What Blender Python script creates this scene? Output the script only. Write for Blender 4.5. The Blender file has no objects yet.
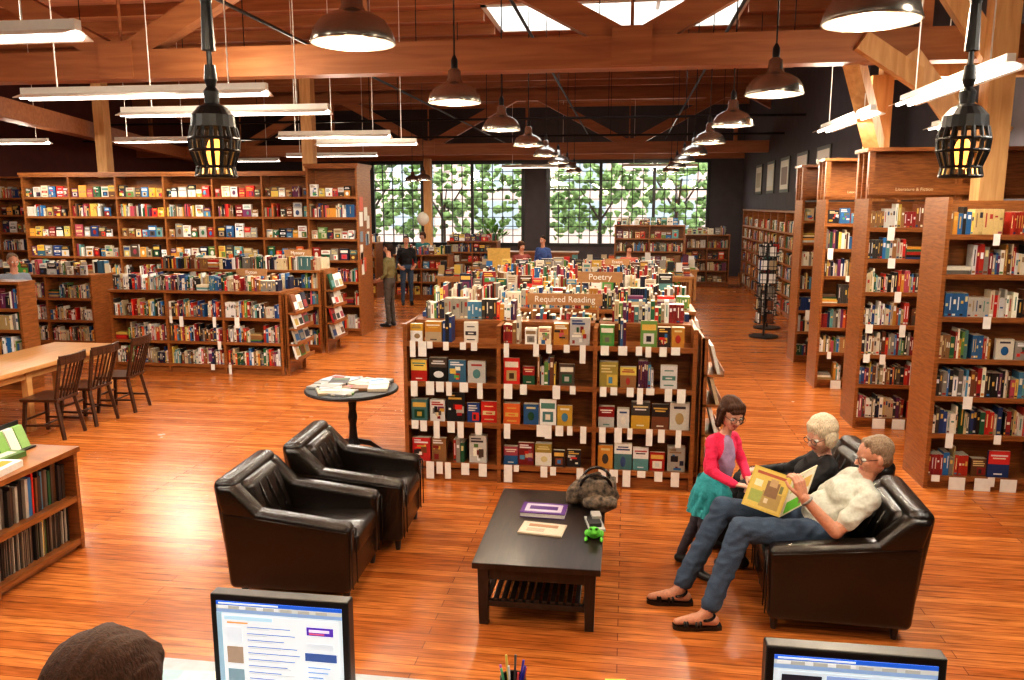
import bpy, math, random
import numpy as np
from mathutils import Vector, Matrix, noise
random.seed(11)
R=random.random
def U(a,b): return random.uniform(a,b)
COL=bpy.context.scene.collection

# ------------------------------------------------------------ materials
def nmat(name):
    m=bpy.data.materials.new(name); m.use_nodes=True
    nt=m.node_tree; b=nt.nodes['Principled BSDF']
    return m,nt,b
def simple(name,col,rough=.5,metal=0,var=.12,scale=25,bump=0.0,emit=None,es=1,coat=0):
    m,nt,b=nmat(name)
    tc=nt.nodes.new('ShaderNodeTexCoord'); n=nt.nodes.new('ShaderNodeTexNoise')
    n.inputs['Scale'].default_value=scale; n.inputs['Detail'].default_value=4
    nt.links.new(tc.outputs['Object'],n.inputs['Vector'])
    r=nt.nodes.new('ShaderNodeValToRGB')
    r.color_ramp.elements[0].position=.3; r.color_ramp.elements[1].position=.7
    r.color_ramp.elements[0].color=(*[c*(1-var) for c in col],1)
    r.color_ramp.elements[1].color=(*[min(1,c*(1+var)) for c in col],1)
    nt.links.new(n.outputs['Fac'],r.inputs['Fac'])
    nt.links.new(r.outputs['Color'],b.inputs['Base Color'])
    b.inputs['Roughness'].default_value=rough; b.inputs['Metallic'].default_value=metal
    b.inputs['Coat Weight'].default_value=coat
    if bump>0:
        bp=nt.nodes.new('ShaderNodeBump'); bp.inputs['Strength'].default_value=bump; bp.inputs['Distance'].default_value=.01
        nt.links.new(n.outputs['Fac'],bp.inputs['Height']); nt.links.new(bp.outputs['Normal'],b.inputs['Normal'])
    if emit:
        b.inputs['Emission Color'].default_value=(*emit,1); b.inputs['Emission Strength'].default_value=es
    return m
def wood(name,c1,c2,rough=.4,stretch=(2,2,18),scale=3.0,bump=.1,spec=.5):
    m,nt,b=nmat(name)
    tc=nt.nodes.new('ShaderNodeTexCoord'); mp=nt.nodes.new('ShaderNodeMapping')
    mp.inputs['Scale'].default_value=stretch
    n=nt.nodes.new('ShaderNodeTexNoise'); n.inputs['Scale'].default_value=scale; n.inputs['Detail'].default_value=6; n.inputs['Distortion'].default_value=.6
    nt.links.new(tc.outputs['Object'],mp.inputs['Vector']); nt.links.new(mp.outputs['Vector'],n.inputs['Vector'])
    r=nt.nodes.new('ShaderNodeValToRGB'); r.color_ramp.elements[0].position=.32; r.color_ramp.elements[1].position=.68
    r.color_ramp.elements[0].color=(*c1,1); r.color_ramp.elements[1].color=(*c2,1)
    nt.links.new(n.outputs['Fac'],r.inputs['Fac']); nt.links.new(r.outputs['Color'],b.inputs['Base Color'])
    b.inputs['Roughness'].default_value=rough; b.inputs['Specular IOR Level'].default_value=spec
    bp=nt.nodes.new('ShaderNodeBump'); bp.inputs['Strength'].default_value=bump; bp.inputs['Distance'].default_value=.005
    nt.links.new(n.outputs['Fac'],bp.inputs['Height']); nt.links.new(bp.outputs['Normal'],b.inputs['Normal'])
    return m
def planks(name,c1,c2,mortar,bw,rh,rough,msize=.006,lo=.6,hi=1.2,bumpd=.004):
    m,nt,b=nmat(name)
    tc=nt.nodes.new('ShaderNodeTexCoord'); mp=nt.nodes.new('ShaderNodeMapping')
    br=nt.nodes.new('ShaderNodeTexBrick'); br.offset=.37; br.offset_frequency=2
    br.inputs['Color1'].default_value=(*c1,1); br.inputs['Color2'].default_value=(*c2,1); br.inputs['Mortar'].default_value=(*mortar,1)
    br.inputs['Scale'].default_value=1; br.inputs['Brick Width'].default_value=bw; br.inputs['Row Height'].default_value=rh
    br.inputs['Mortar Size'].default_value=msize; br.inputs['Mortar Smooth'].default_value=.4; br.inputs['Bias'].default_value=0
    nt.links.new(tc.outputs['Object'],mp.inputs['Vector']); nt.links.new(mp.outputs['Vector'],br.inputs['Vector'])
    mp2=nt.nodes.new('ShaderNodeMapping'); mp2.inputs['Scale'].default_value=(1.2,14,1)
    nt.links.new(mp.outputs['Vector'],mp2.inputs['Vector'])
    n=nt.nodes.new('ShaderNodeTexNoise'); n.inputs['Scale'].default_value=3; n.inputs['Detail'].default_value=8; n.inputs['Distortion'].default_value=.5
    nt.links.new(mp2.outputs['Vector'],n.inputs['Vector'])
    r=nt.nodes.new('ShaderNodeValToRGB'); r.color_ramp.elements[0].position=.25; r.color_ramp.elements[1].position=.75
    r.color_ramp.elements[0].color=(lo,lo*.92,lo*.85,1); r.color_ramp.elements[1].color=(hi,hi,hi,1)
    nt.links.new(n.outputs['Fac'],r.inputs['Fac'])
    mx=nt.nodes.new('ShaderNodeMix'); mx.data_type='RGBA'; mx.blend_type='MULTIPLY'; mx.inputs['Factor'].default_value=1
    nt.links.new(br.outputs['Color'],mx.inputs[6]); nt.links.new(r.outputs['Color'],mx.inputs[7])
    nt.links.new(mx.outputs[2],b.inputs['Base Color'])
    n2=nt.nodes.new('ShaderNodeTexNoise'); n2.inputs['Scale'].default_value=.8; n2.inputs['Detail'].default_value=5
    nt.links.new(tc.outputs['Object'],n2.inputs['Vector'])
    mr=nt.nodes.new('ShaderNodeMapRange'); mr.inputs['To Min'].default_value=rough-.07; mr.inputs['To Max'].default_value=rough+.12
    nt.links.new(n2.outputs['Fac'],mr.inputs['Value']); nt.links.new(mr.outputs['Result'],b.inputs['Roughness'])
    bp=nt.nodes.new('ShaderNodeBump'); bp.inputs['Strength'].default_value=.2; bp.inputs['Distance'].default_value=bumpd
    nt.links.new(br.outputs['Fac'],bp.inputs['Height']); bp.invert=True
    nt.links.new(bp.outputs['Normal'],b.inputs['Normal'])
    return m
def attrmat(name,rough=.4,emit=0):
    m,nt,b=nmat(name)
    a=nt.nodes.new('ShaderNodeAttribute'); a.attribute_name='Col'
    tc=nt.nodes.new('ShaderNodeTexCoord'); n=nt.nodes.new('ShaderNodeTexNoise'); n.inputs['Scale'].default_value=60; n.inputs['Detail'].default_value=3
    nt.links.new(tc.outputs['Object'],n.inputs['Vector'])
    r=nt.nodes.new('ShaderNodeMapRange'); r.inputs['To Min'].default_value=.8; r.inputs['To Max'].default_value=1.1
    nt.links.new(n.outputs['Fac'],r.inputs['Value'])
    mx=nt.nodes.new('ShaderNodeVectorMath'); mx.operation='SCALE'
    nt.links.new(a.outputs['Color'],mx.inputs[0]); nt.links.new(r.outputs['Result'],mx.inputs['Scale'])
    nt.links.new(mx.outputs['Vector'],b.inputs['Base Color'])
    b.inputs['Roughness'].default_value=rough
    if emit:
        nt.links.new(a.outputs['Color'],b.inputs['Emission Color']); b.inputs['Emission Strength'].default_value=emit
    return m
M_book=attrmat('book_covers',.38)
M_screen=attrmat('lcd_screen',.3,.8)
M_shelf=wood('shelf_oak',(.18,.060,.015),(.34,.125,.034),.35)
M_beam=wood('fir_beam',(.29,.105,.038),(.41,.165,.062),.55,(.5,7,7),2)
M_beaml=wood('fir_post_light',(.50,.25,.09),(.66,.38,.16),.55,(5,5,.6),3)
M_floor=planks('floor_planks',(.60,.205,.048),(.40,.112,.022),(.15,.037,.008),3.1,.085,.22,msize=.003,lo=.45,hi=1.3,bumpd=.0015)
M_ceil=planks('ceiling_planks',(.46,.16,.068),(.33,.11,.045),(.08,.03,.014),4,.14,.6)
M_wall=simple('painted_wall_dark',(.06,.05,.055),.8,scale=3)
M_wallr=simple('painted_wall_maroon',(.10,.028,.022),.8,scale=3)
M_leather=simple('black_leather',(.011,.007,.005),.26,var=.3,scale=90,bump=.25,coat=.12)
M_dark=wood('espresso_wood',(.012,.008,.007),(.03,.018,.014),.3,(10,1.5,2),3)
M_chairw=wood('walnut_chair',(.035,.014,.008),(.07,.028,.013),.3)
M_tablew=wood('maple_table',(.46,.22,.075),(.58,.31,.12),.3,(12,1,2),3)
M_black=simple('black_metal',(.012,.012,.013),.4,.3)
M_blackp=simple('black_plastic',(.014,.014,.016),.35)
M_bronze=simple('lamp_metal',(.40,.38,.34),.25,.85,scale=4)
M_white=simple('white_enamel',(.8,.78,.72),.4,var=.03)
M_bulb=simple('lit_bulb',(1,.9,.7),.4,emit=(1,.78,.45),es=25)
M_amber=simple('amber_filament',(1,.5,.1),.4,emit=(1,.38,.06),es=4)
M_tube=simple('fluorescent_tube',(1,1,.95),.4,emit=(1,.94,.84),es=7)
M_paper=simple('paper_white',(.84,.82,.76),.6,var=.04)
M_tan=simple('sign_board',(.40,.20,.08),.5)
M_signtxt=simple('sign_lettering',(.62,.48,.32),.6,var=.04)
M_steel=simple('galvanised_pipe',(.30,.28,.26),.4,.7)
M_grey=simple('grey_laminate',(.42,.47,.52),.4)
M_green=simple('leaf',(.10,.26,.04),.6,var=.6,scale=2.2,bump=.5)
M_leafout=simple('tree_foliage',(.20,.30,.10),.8,var=.8,scale=3.0,bump=.8)
def glassmat():
    m=bpy.data.materials.new('window_glass'); m.use_nodes=True; nt=m.node_tree; nt.nodes.clear()
    o=nt.nodes.new('ShaderNodeOutputMaterial'); t=nt.nodes.new('ShaderNodeBsdfTransparent'); g=nt.nodes.new('ShaderNodeBsdfGlossy'); g.inputs['Roughness'].default_value=.02
    n=nt.nodes.new('ShaderNodeTexNoise'); n.inputs['Scale'].default_value=.5
    mr=nt.nodes.new('ShaderNodeMapRange'); mr.inputs['To Min'].default_value=.03; mr.inputs['To Max'].default_value=.08
    nt.links.new(n.outputs['Fac'],mr.inputs['Value'])
    x=nt.nodes.new('ShaderNodeMixShader'); nt.links.new(mr.outputs['Result'],x.inputs[0]); nt.links.new(t.outputs[0],x.inputs[1]); nt.links.new(g.outputs[0],x.inputs[2]); nt.links.new(x.outputs[0],o.inputs[0])
    return m
M_glass=glassmat()

# ------------------------------------------------------------ mesh builder
def empty(name,loc=(0,0,0),rz=0,parent=None):
    e=bpy.data.objects.new(name,None); COL.objects.link(e); e.location=loc; e.rotation_euler=(0,0,rz); e.empty_display_size=.1
    if parent: e.parent=parent
    return e
class MB:
    def __init__(s): s.v=[];s.f=[];s.m=[];s.c=[];s.tf=None
    def add(s,vs,fs,mat=0,col=(1,1,1),cols=None):
        o=len(s.v)
        if s.tf is not None: vs=[tuple(s.tf@Vector(v)) for v in vs]
        s.v+=vs
        for i,f in enumerate(fs):
            s.f.append(tuple(o+k for k in f)); s.m.append(mat); s.c.append(cols[i] if cols else col)
    def box(s,x0,y0,z0,x1,y1,z1,mat=0,col=(1,1,1),top=None):
        vs=[(x0,y0,z0),(x1,y0,z0),(x1,y1,z0),(x0,y1,z0),(x0,y0,z1),(x1,y0,z1),(x1,y1,z1),(x0,y1,z1)]
        fs=[(0,3,2,1),(4,5,6,7),(0,1,5,4),(1,2,6,5),(2,3,7,6),(3,0,4,7)]
        s.add(vs,fs,mat,col,[col,top,col,col,col,col] if top else None)
    def hexa(s,vs,mat=0,col=(1,1,1)):
        s.add(vs,[(0,3,2,1),(4,5,6,7),(0,1,5,4),(1,2,6,5),(2,3,7,6),(3,0,4,7)],mat,col)
    def bar(s,p0,p1,w,h,mat=0,col=(1,1,1),up=(0,0,1)):
        p0=Vector(p0);p1=Vector(p1);d=(p1-p0).normalized();upv=Vector(up)
        if abs(d.dot(upv))>.99: upv=Vector((0,1,0))
        a=d.cross(upv).normalized()*w/2;b=a.cross(d).normalized()*h/2
        s.hexa([tuple(q) for q in (p0-a-b,p1-a-b,p1+a-b,p0+a-b,p0-a+b,p1-a+b,p1+a+b,p0+a+b)],mat,col)
    def cyl(s,p0,p1,r0,r1=None,seg=12,mat=0,col=(1,1,1)):
        if r1 is None: r1=r0
        p0=Vector(p0);p1=Vector(p1);d=(p1-p0).normalized()
        a=d.cross(Vector((0,0,1)) if abs(d.z)<.9 else Vector((1,0,0))).normalized();b=d.cross(a)
        vs=[]
        for p,r in ((p0,r0),(p1,r1)):
            for i in range(seg):
                t=2*math.pi*i/seg; vs.append(tuple(p+a*math.cos(t)*r+b*math.sin(t)*r))
        fs=[(i,(i+1)%seg,seg+(i+1)%seg,seg+i) for i in range(seg)]+[tuple(range(seg))[::-1],tuple(range(seg,2*seg))]
        s.add(vs,fs,mat,col)
    def lathe(s,prof,cx=0,cy=0,cz=0,seg=24,mat=0,col=(1,1,1)):
        vs=[];n=len(prof)
        for r,z in prof:
            for i in range(seg):
                t=2*math.pi*i/seg; vs.append((cx+r*math.cos(t),cy+r*math.sin(t),cz+z))
        fs=[]
        for k in range(n-1):
            for i in range(seg):
                j=(i+1)%seg; fs.append((k*seg+i,k*seg+j,(k+1)*seg+j,(k+1)*seg+i))
        s.add(vs,fs,mat,col)
    def torus(s,c,ax,R0,r,seg=20,sg=6,mat=0,arc=(0,2*math.pi),up=None,sy=1):
        c=Vector(c);ax=Vector(ax).normalized()
        a=Vector(up) if up else (Vector((0,0,1)) if abs(ax.z)<.9 else Vector((1,0,0)))
        a=(a-ax*a.dot(ax)).normalized();b=ax.cross(a)
        vs=[];full=abs(arc[1]-arc[0]-2*math.pi)<1e-4;N=seg if full else seg+1
        for i in range(N):
            t=arc[0]+(arc[1]-arc[0])*i/seg; e=a*math.cos(t)+b*math.sin(t)*sy
            for k in range(sg):
                q=2*math.pi*k/sg; vs.append(tuple(c+e*R0+e.normalized()*math.cos(q)*r+ax*math.sin(q)*r))
        fs=[]
        for i in range(seg):
            j=(i+1)%N
            for k in range(sg):
                l=(k+1)%sg; fs.append((i*sg+k,j*sg+k,j*sg+l,i*sg+l))
        s.add(vs,fs,mat)
    def sphere(s,c,r,mat=0,seg=16,rings=10,col=(1,1,1)):
        if not hasattr(r,'__len__'): r=(r,r,r)
        vs=[];fs=[]
        for k in range(rings+1):
            p=math.pi*k/rings
            for i in range(seg):
                t=2*math.pi*i/seg; vs.append((c[0]+r[0]*math.sin(p)*math.cos(t),c[1]+r[1]*math.sin(p)*math.sin(t),c[2]+r[2]*math.cos(p)))
        for k in range(rings):
            for i in range(seg):
                j=(i+1)%seg; fs.append((k*seg+i,(k+1)*seg+i,(k+1)*seg+j,k*seg+j))
        s.add(vs,fs,mat,col)
    def build(s,name,mats,parent=None,smooth=False,bevel=0,loc=(0,0,0),rz=0,segs=2):
        me=bpy.data.meshes.new(name); me.from_pydata(s.v,[],s.f)
        for m in (mats if isinstance(mats,(list,tuple)) else [mats]): me.materials.append(m)
        me.polygons.foreach_set('material_index',s.m)
        at=me.color_attributes.new('Col','FLOAT_COLOR','CORNER')
        arr=[]
        for f,c in zip(s.f,s.c): arr+= [c[0],c[1],c[2],1.0]*len(f)
        at.data.foreach_set('color',arr)
        if smooth: me.polygons.foreach_set('use_smooth',[True]*len(s.f))
        me.update()
        o=bpy.data.objects.new(name,me); COL.objects.link(o); o.location=loc; o.rotation_euler=(0,0,rz)
        if parent: o.parent=parent
        if bevel:
            b=o.modifiers.new('bevel','BEVEL'); b.width=bevel; b.segments=segs; b.limit_method='ANGLE'
        return o
def label(parent,txt,loc,size,mat,rot=(math.pi/2,0,0),name='lettering'):
    c=bpy.data.curves.new(name,'FONT'); c.body=txt; c.size=size; c.align_x='CENTER'; c.align_y='CENTER'; c.extrude=.001
    c.materials.append(mat); o=bpy.data.objects.new(name,c); COL.objects.link(o); o.location=loc; o.rotation_euler=rot; o.parent=parent
    return o
def single(name,fn,mats,**k):
    mb=MB(); fn(mb); return mb.build(name,mats,**k)
def part(name,parent,vs,mat,bev,seg=4):
    m=MB(); m.hexa(vs); o=m.build(name,mat,parent,smooth=True,bevel=bev,segs=seg)
    return o
def bx(x0,y0,z0,x1,y1,z1): return [(x0,y0,z0),(x1,y0,z0),(x1,y1,z0),(x0,y1,z0),(x0,y0,z1),(x1,y0,z1),(x1,y1,z1),(x0,y1,z1)]

# ------------------------------------------------------------ people
ZP=.45; ZD=1.18
def col_mat(name,c,rough=.7,bump=.1,sc=60): return simple(name,c,rough,var=.12,scale=sc,bump=bump)
def hair_mat(name,c): return wood(name,tuple(a*.55 for a in c),tuple(a*1.35 for a in c),.6,(70,70,12),3,.8,.25)
SKIN=col_mat('skin',(.58,.28,.18),.45,.03); SKIN2=col_mat('skin_pale',(.68,.38,.27),.45,.03); LIP=col_mat('lips',(.45,.14,.11),.4,0)
WHT=simple('eye_white',(.8,.8,.78),.2,var=.02); IRIS=simple('iris',(.03,.025,.02),.2)
def capsule_mesh(p0,p1,r0,r1,seg=14,rg=5):
    p0=Vector(p0);p1=Vector(p1);d=p1-p0
    d=d.normalized() if d.length>1e-6 else Vector((0,0,1))
    a=d.cross(Vector((0,0,1)) if abs(d.z)<.9 else Vector((1,0,0))).normalized();b=d.cross(a)
    vs=[tuple(p0-d*r0)];rings=[]
    for k in range(1,rg+1):
        t=-math.pi/2+math.pi/2*k/rg; rings.append((p0+d*math.sin(t)*r0,math.cos(t)*r0))
    for k in range(0,rg):
        t=math.pi/2*k/rg; rings.append((p1+d*math.sin(t)*r1,math.cos(t)*r1))
    for c,r in rings:
        for i in range(seg):
            q=2*math.pi*i/seg; vs.append(tuple(c+a*math.cos(q)*r+b*math.sin(q)*r))
    vs.append(tuple(p1+d*r1)); fs=[]
    for i in range(seg): fs.append((0,1+(i+1)%seg,1+i))
    for k in range(len(rings)-1):
        for i in range(seg):
            j=(i+1)%seg; fs.append((1+k*seg+i,1+k*seg+j,1+(k+1)*seg+j,1+(k+1)*seg+i))
    o=1+(len(rings)-1)*seg; L=len(vs)-1
    for i in range(seg): fs.append((o+i,o+(i+1)%seg,L))
    return vs,fs
NOCLOTH=('skin','skin_pale','black_plastic')
class Body:
    def __init__(s,M=None): s.p=[]; s.M=M or Matrix.Identity(4)
    def cap(s,p0,p1,r0,r1,mat=0): s.p.append(('c',s.M@Vector(p0),s.M@Vector(p1),r0*s.sc(),r1*s.sc(),mat)); return s
    def sc(s): return s.M.to_scale()[0]
    def ell(s,c,r,mat=0,rot=None):
        m=s.M@Matrix.Translation(c)@(rot.to_4x4() if rot else Matrix.Identity(4))@Matrix.Diagonal((*r,1)); s.p.append(('e',m,min(r)*s.sc(),mat)); return s
    def build(s,name,mats,parent,voxel=.011,smooth=4,strand=0,wrinkle=0):
        mb=MB()
        for p in s.p:
            if p[0]=='c': vs,fs=capsule_mesh(*p[1:5]); mb.add(vs,fs)
            else:
                vs,fs=capsule_mesh((0,0,0),(0,0,0),1,1,18,7); mb.add([tuple(p[1]@Vector(v)) for v in vs],fs)
        me=bpy.data.meshes.new('tmp'); me.from_pydata(mb.v,[],mb.f); o=bpy.data.objects.new('tmp',me); COL.objects.link(o)
        r=o.modifiers.new('r','REMESH'); r.mode='VOXEL'; r.voxel_size=voxel; r.use_smooth_shade=True
        if smooth: q=o.modifiers.new('s','SMOOTH'); q.factor=.5; q.iterations=smooth
        dg=bpy.context.evaluated_depsgraph_get()
        nm=bpy.data.meshes.new_from_object(o.evaluated_get(dg)); bpy.data.objects.remove(o); bpy.data.meshes.remove(me)
        nm.name=name; nm.materials.clear()
        for m in mats: nm.materials.append(m)
        n=len(nm.polygons); C=np.empty(n*3); nm.polygons.foreach_get('center',C); C=C.reshape(-1,3)
        best=np.full(n,1e9); mi=np.zeros(n,int)
        for p in s.p:
            if p[0]=='c':
                a=np.array(p[1]);b=np.array(p[2]);d=b-a;L=max(d@d,1e-9); t=np.clip((C-a)@d/L,0,1); ds=np.linalg.norm(C-(a+t[:,None]*d),axis=1)-(p[3]+t*(p[4]-p[3])); mt=p[5]
            else:
                inv=np.array(p[1].inverted()); q=C@inv[:3,:3].T+inv[:3,3]; ds=(np.linalg.norm(q,axis=1)-1)*p[2]; mt=p[3]
            k=ds<best; best[k]=ds[k]; mi[k]=mt
        nm.polygons.foreach_set('material_index',mi.tolist()); nm.polygons.foreach_set('use_smooth',[True]*n)
        if strand or wrinkle:
            nv=len(nm.vertices); P=np.empty(nv*3); nm.vertices.foreach_get('co',P); P=P.reshape(-1,3)
            Nn=np.empty(nv*3); nm.vertex_normals.foreach_get('vector',Nn); Nn=Nn.reshape(-1,3)
            amp=np.zeros(nv)
            if strand:
                H=s.sc(); inv=np.array(s.M.inverted()); Q=P@inv[:3,:3].T+inv[:3,3]
                for i in range(nv):
                    x,y,z=Q[i]; amp[i]=noise.noise(Vector((x*3,math.atan2(y,z+.5)*7,x*2+3)))*.022*H+noise.noise(Vector((x*4,math.atan2(y,z+.5)*24,9)))*.022*H
            else:
                ok=np.array([m.name.split('.')[0] not in NOCLOTH for m in mats]); 
                lt=np.empty(n,int); nm.polygons.foreach_get('loop_total',lt); lv=np.empty(len(nm.loops),int); nm.loops.foreach_get('vertex_index',lv)
                msk=np.zeros(nv,bool); msk[lv[np.repeat(ok[mi],lt)]]=True
                for i in np.nonzero(msk)[0]:
                    x,y,z=P[i]; amp[i]=(.25-abs(noise.noise(Vector((x*7+z*6,y*6,z*15-x*9)))))*wrinkle+noise.noise(Vector((x*16+z*12,y*12,z*30)))*wrinkle*.25
            P=P+Nn*amp[:,None]; nm.vertices.foreach_set('co',P.ravel())
        nm.update(); ob=bpy.data.objects.new(name,nm); COL.objects.link(ob); ob.parent=parent
        return ob
def frame(f,up=(0,0,1)):
    f=Vector(f).normalized(); u=Vector(up); l=u.cross(f).normalized(); u=f.cross(l); 
    return Matrix((f,l,u)).transposed()
def head(parent,c,f,H,skin,hairc,hair='short',glasses=False,up=(0,0,1),vox=None):
    F=frame(f,up).to_4x4(); M=Matrix.Translation(c)@F@Matrix.Scale(H,4)
    b=Body(M)
    b.ell((-.06,0,.13),(.40,.32,.36)); b.ell((.08,0,-.10),(.27,.25,.34)); b.ell((.17,0,-.36),(.13,.14,.11)); b.ell((.0,0,-.18),(.26,.27,.26))
    b.cap((.335,0,.04),(.43,0,-.09),.03,.05); b.cap((.37,-.045,-.11),(.37,.045,-.11),.04,.04)
    b.cap((.30,-.14,.09),(.30,.14,.09),.045,.045); b.ell((.24,.15,-.1),(.1,.08,.09)); b.ell((.24,-.15,-.1),(.1,.08,.09))
    b.cap((.325,-.065,-.225),(.325,.065,-.225),.03,.03,1); b.cap((.32,-.05,-.255),(.32,.05,-.255),.03,.03,1)
    for s in (-1,1): b.ell((-.03,s*.325,-.03),(.085,.035,.125)); b.ell((.0,s*.345,-.0),(.03,.03,.07))
    b.build('head',[skin,LIP],parent,vox or H*.028,2)
    e=MB()
    for s in (-1,1):
        e.tf=M; e.sphere((.285,s*.13,.005),.062,0,12,8); e.sphere((.328,s*.13,.0),(.022,.028,.028),1,10,6)
        e.cyl((.345,s*.07,.085),(.325,s*.2,.08),.014,.01,6,2)
    e.tf=None; e.build('eyes',[WHT,IRIS,hairc],parent,smooth=True)
    if hair:
        h=Body(M)
        if hair=='bob':
            h.ell((-.10,0,.19),(.42,.35,.36)); h.cap((.17,-.16,.34),(.17,.16,.34),.13,.13)
        else:
            h.ell((-.13,0,.195),(.41,.345,.35)); h.cap((.09,-.15,.38),(.13,.12,.40),.10,.10)
        for s in (-1,1): h.ell((-.15,s*.19,.05),(.23,.16,.26))
        h.ell((-.26,0,.0),(.22,.27,.32))
        if hair=='full':
            h.ell((-.12,0,.22),(.44,.40,.39)); h.cap((.12,-.2,.36),(.22,.08,.38),.11,.11)
            for s in (-1,1): h.ell((-.07,s*.30,-.02),(.22,.12,.30))
            h.ell((-.3,0,-.1),(.2,.28,.3))
        if hair=='bob':
            h.cap((.29,-.17,.25),(.29,.17,.25),.07,.07)
            for s in (-1,1): h.cap((.02,s*.33,.15),(-.0,s*.36,-.36),.09,.075); h.cap((-.15,s*.3,.1),(-.16,s*.3,-.45),.14,.10)
            h.ell((-.28,0,-.2),(.2,.32,.36))
        h.build('hair',[hairc],parent,H*.026,1,strand=1)
    if glasses:
        g=MB(); g.tf=M
        for s in (-1,1):
            g.torus((.39,s*.14,.0),(1,0,0),.086,.008,20,6,sy=1.15); g.cyl((.39,s*.235,.02),(-.02,s*.345,.03),.008,.008,6)
        g.cyl((.40,-.05,.03),(.40,.05,.03),.008,.008,6); g.tf=None; g.build('glasses',M_black,parent,smooth=True)
def hand(parent,w,d,n,s,skin,size=.18,curl=.5,name='hand'):
    d=Vector(d).normalized(); n=Vector(n); n=(n-d*n.dot(d)).normalized(); t=d.cross(n)
    if t.dot(Vector(s))<0: t=-t
    k=size/.18; w=Vector(w); b=Body()
    for i,(o,l) in enumerate(zip((.03,.011,-.009,-.028),(.068,.077,.071,.056))):
        kn=w+(d*.088+t*o)*k; b.cap(w+t*o*.6*k,kn,.017*k,.0125*k); a=curl*.6; p=kn; r=.0092
        for j,q in enumerate((.45,.32,.26)):
            dd=(d*math.cos(a)+n*math.sin(a)); p2=p+dd*l*q*k*1.15; b.cap(p,p2,r*k,(r-.0006)*k); p=p2; a+=curl*.9; r-=.0007
    p=w+(d*.015+t*.02)*k; p1=w+(d*.05+t*.048+n*.012)*k; p2=p1+(d*.03+t*.016+n*.012)*k; p3=p2+(d*.026+n*.008)*k
    b.cap(p,p1,.016*k,.012*k); b.cap(p1,p2,.0105*k,.0095*k); b.cap(p2,p3,.0095*k,.0085*k)
    b.cap(w-d*.03*k,w,.022*k,.022*k)
    b.build(name,[skin],parent,.0042*k,2)
def standing(name,x,y,ang,h,shirt,pants,hairc,skin=SKIN,hair='short',z=0):
    e=empty(name,(x,y,z),ang); k=h/1.75; M=Matrix.Scale(k,4); b=Body(M)
    for s in (-1,1):
        b.cap((0,s*.09,.92),(.01,s*.10,.50),.085,.062,1); b.cap((.01,s*.10,.50),(-.02,s*.11,.10),.06,.045,1); b.cap((-.04,s*.11,.045),(.15,s*.12,.04),.045,.038,2)
        b.cap((0,s*.17,1.40),(-.02,s*.23,1.13),.055,.047,0); b.cap((-.02,s*.23,1.13),(.06,s*.22,1.05),.045,.04,0); b.cap((.06,s*.22,1.05),(.19,s*.17,.98),.036,.028,3)
    b.ell((0,0,.96),(.125,.165,.13),1); b.ell((.0,0,1.12),(.115,.15,.17),0); b.ell((0,0,1.29),(.125,.175,.17),0); b.cap((0,-.14,1.40),(0,.14,1.40),.06,.06,0); b.cap((0,0,1.42),(.01,0,1.56),.055,.052,3)
    b.build('body',[shirt,pants,M_blackp,skin],e,.014,wrinkle=.02)
    head(e,(.02*k,0,1.64*k),(1,0,-.15),.225*k,skin,hairc,hair)
    for s in (-1,1): hand(e,Vector((.20,s*.165,.975))*k,(1,-s*.3,-.2),(0,-s,-.3),(0,0,1),skin,.18*k,.6)
HB=hair_mat('hair_brown',(.06,.024,.011)); HD=hair_mat('hair_dark',(.03,.016,.010)); HG=hair_mat('hair_grey_brown',(.27,.19,.125)); HW=hair_mat('hair_blond_grey',(.66,.55,.39))
JE=col_mat('jeans',(.045,.075,.125),.85,.3,120); BLK=col_mat('black_cloth',(.012,.012,.014),.8,.2); OLV=col_mat('olive_shirt',(.16,.13,.05),.8); BRN=col_mat('brown_pants',(.06,.045,.035),.8)
standing('standing_customer',-5.0,16.5,math.pi*.95,1.78,OLV,BRN,HD)
standing('standing_customer',-5.65,20.2,-1.2,1.78,BLK,JE,HD)
standing('standing_customer',-5.9,22.9,-1.6,1.78,col_mat('teal_shirt',(.02,.16,.16)),BLK,HB,hair='full')
standing('standing_customer',-2.45,18.7,-1.0,1.72,col_mat('dark_red_shirt',(.25,.05,.04)),BLK,HB,hair='full')
standing('standing_customer',-2.2,21.2,-2.0,1.76,col_mat('blue_shirt',(.05,.1,.3)),JE,HD)
standing('standing_customer',.05,18.6,-1.4,1.68,col_mat('coral_shirt',(.5,.12,.08)),JE,HB,hair='full')
standing('standing_customer',-9.62,11.45,-.6,1.82,col_mat('grey_blue_shirt',(.25,.30,.36)),BRN,HG)

# man reading
e=empty('seated_man'); SH=col_mat('pale_tshirt',(.56,.58,.50),.9,.05)
b=Body()
hL=Vector((1.25,4.98,.545)); hR=Vector((1.25,5.17,.545)); kL=Vector((.75,4.90,.59)); kR=Vector((.67,5.17,.62)); aL=Vector((.55,4.73,.11)); aR=Vector((.40,5.02,.11))
b.cap(hL,kL,.105,.078,1); b.cap(hR,kR,.105,.078,1); b.cap(kL,aL+Vector((.02,.02,.04)),.076,.060,1); b.cap(kR,aR+Vector((.02,.02,.04)),.076,.060,1)
b.cap(kL,aL,.05,.036,2)
b.cap(kR,aR,.05,.036,2)
for a,dr in ((aL,Vector((-1,-.12,0))),(aR,Vector((-1,-.05,0)))):
    b.cap(a+Vector((.04,0,-.055)),a+dr*.08+Vector((0,0,-.05)),.034,.038,2); b.cap(a+dr*.08+Vector((0,0,-.05)),a+dr*.19+Vector((0,0,-.068)),.036,.022,2); b.cap(a,a+dr*.05+Vector((0,0,-.04)),.036,.034,2)
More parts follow.
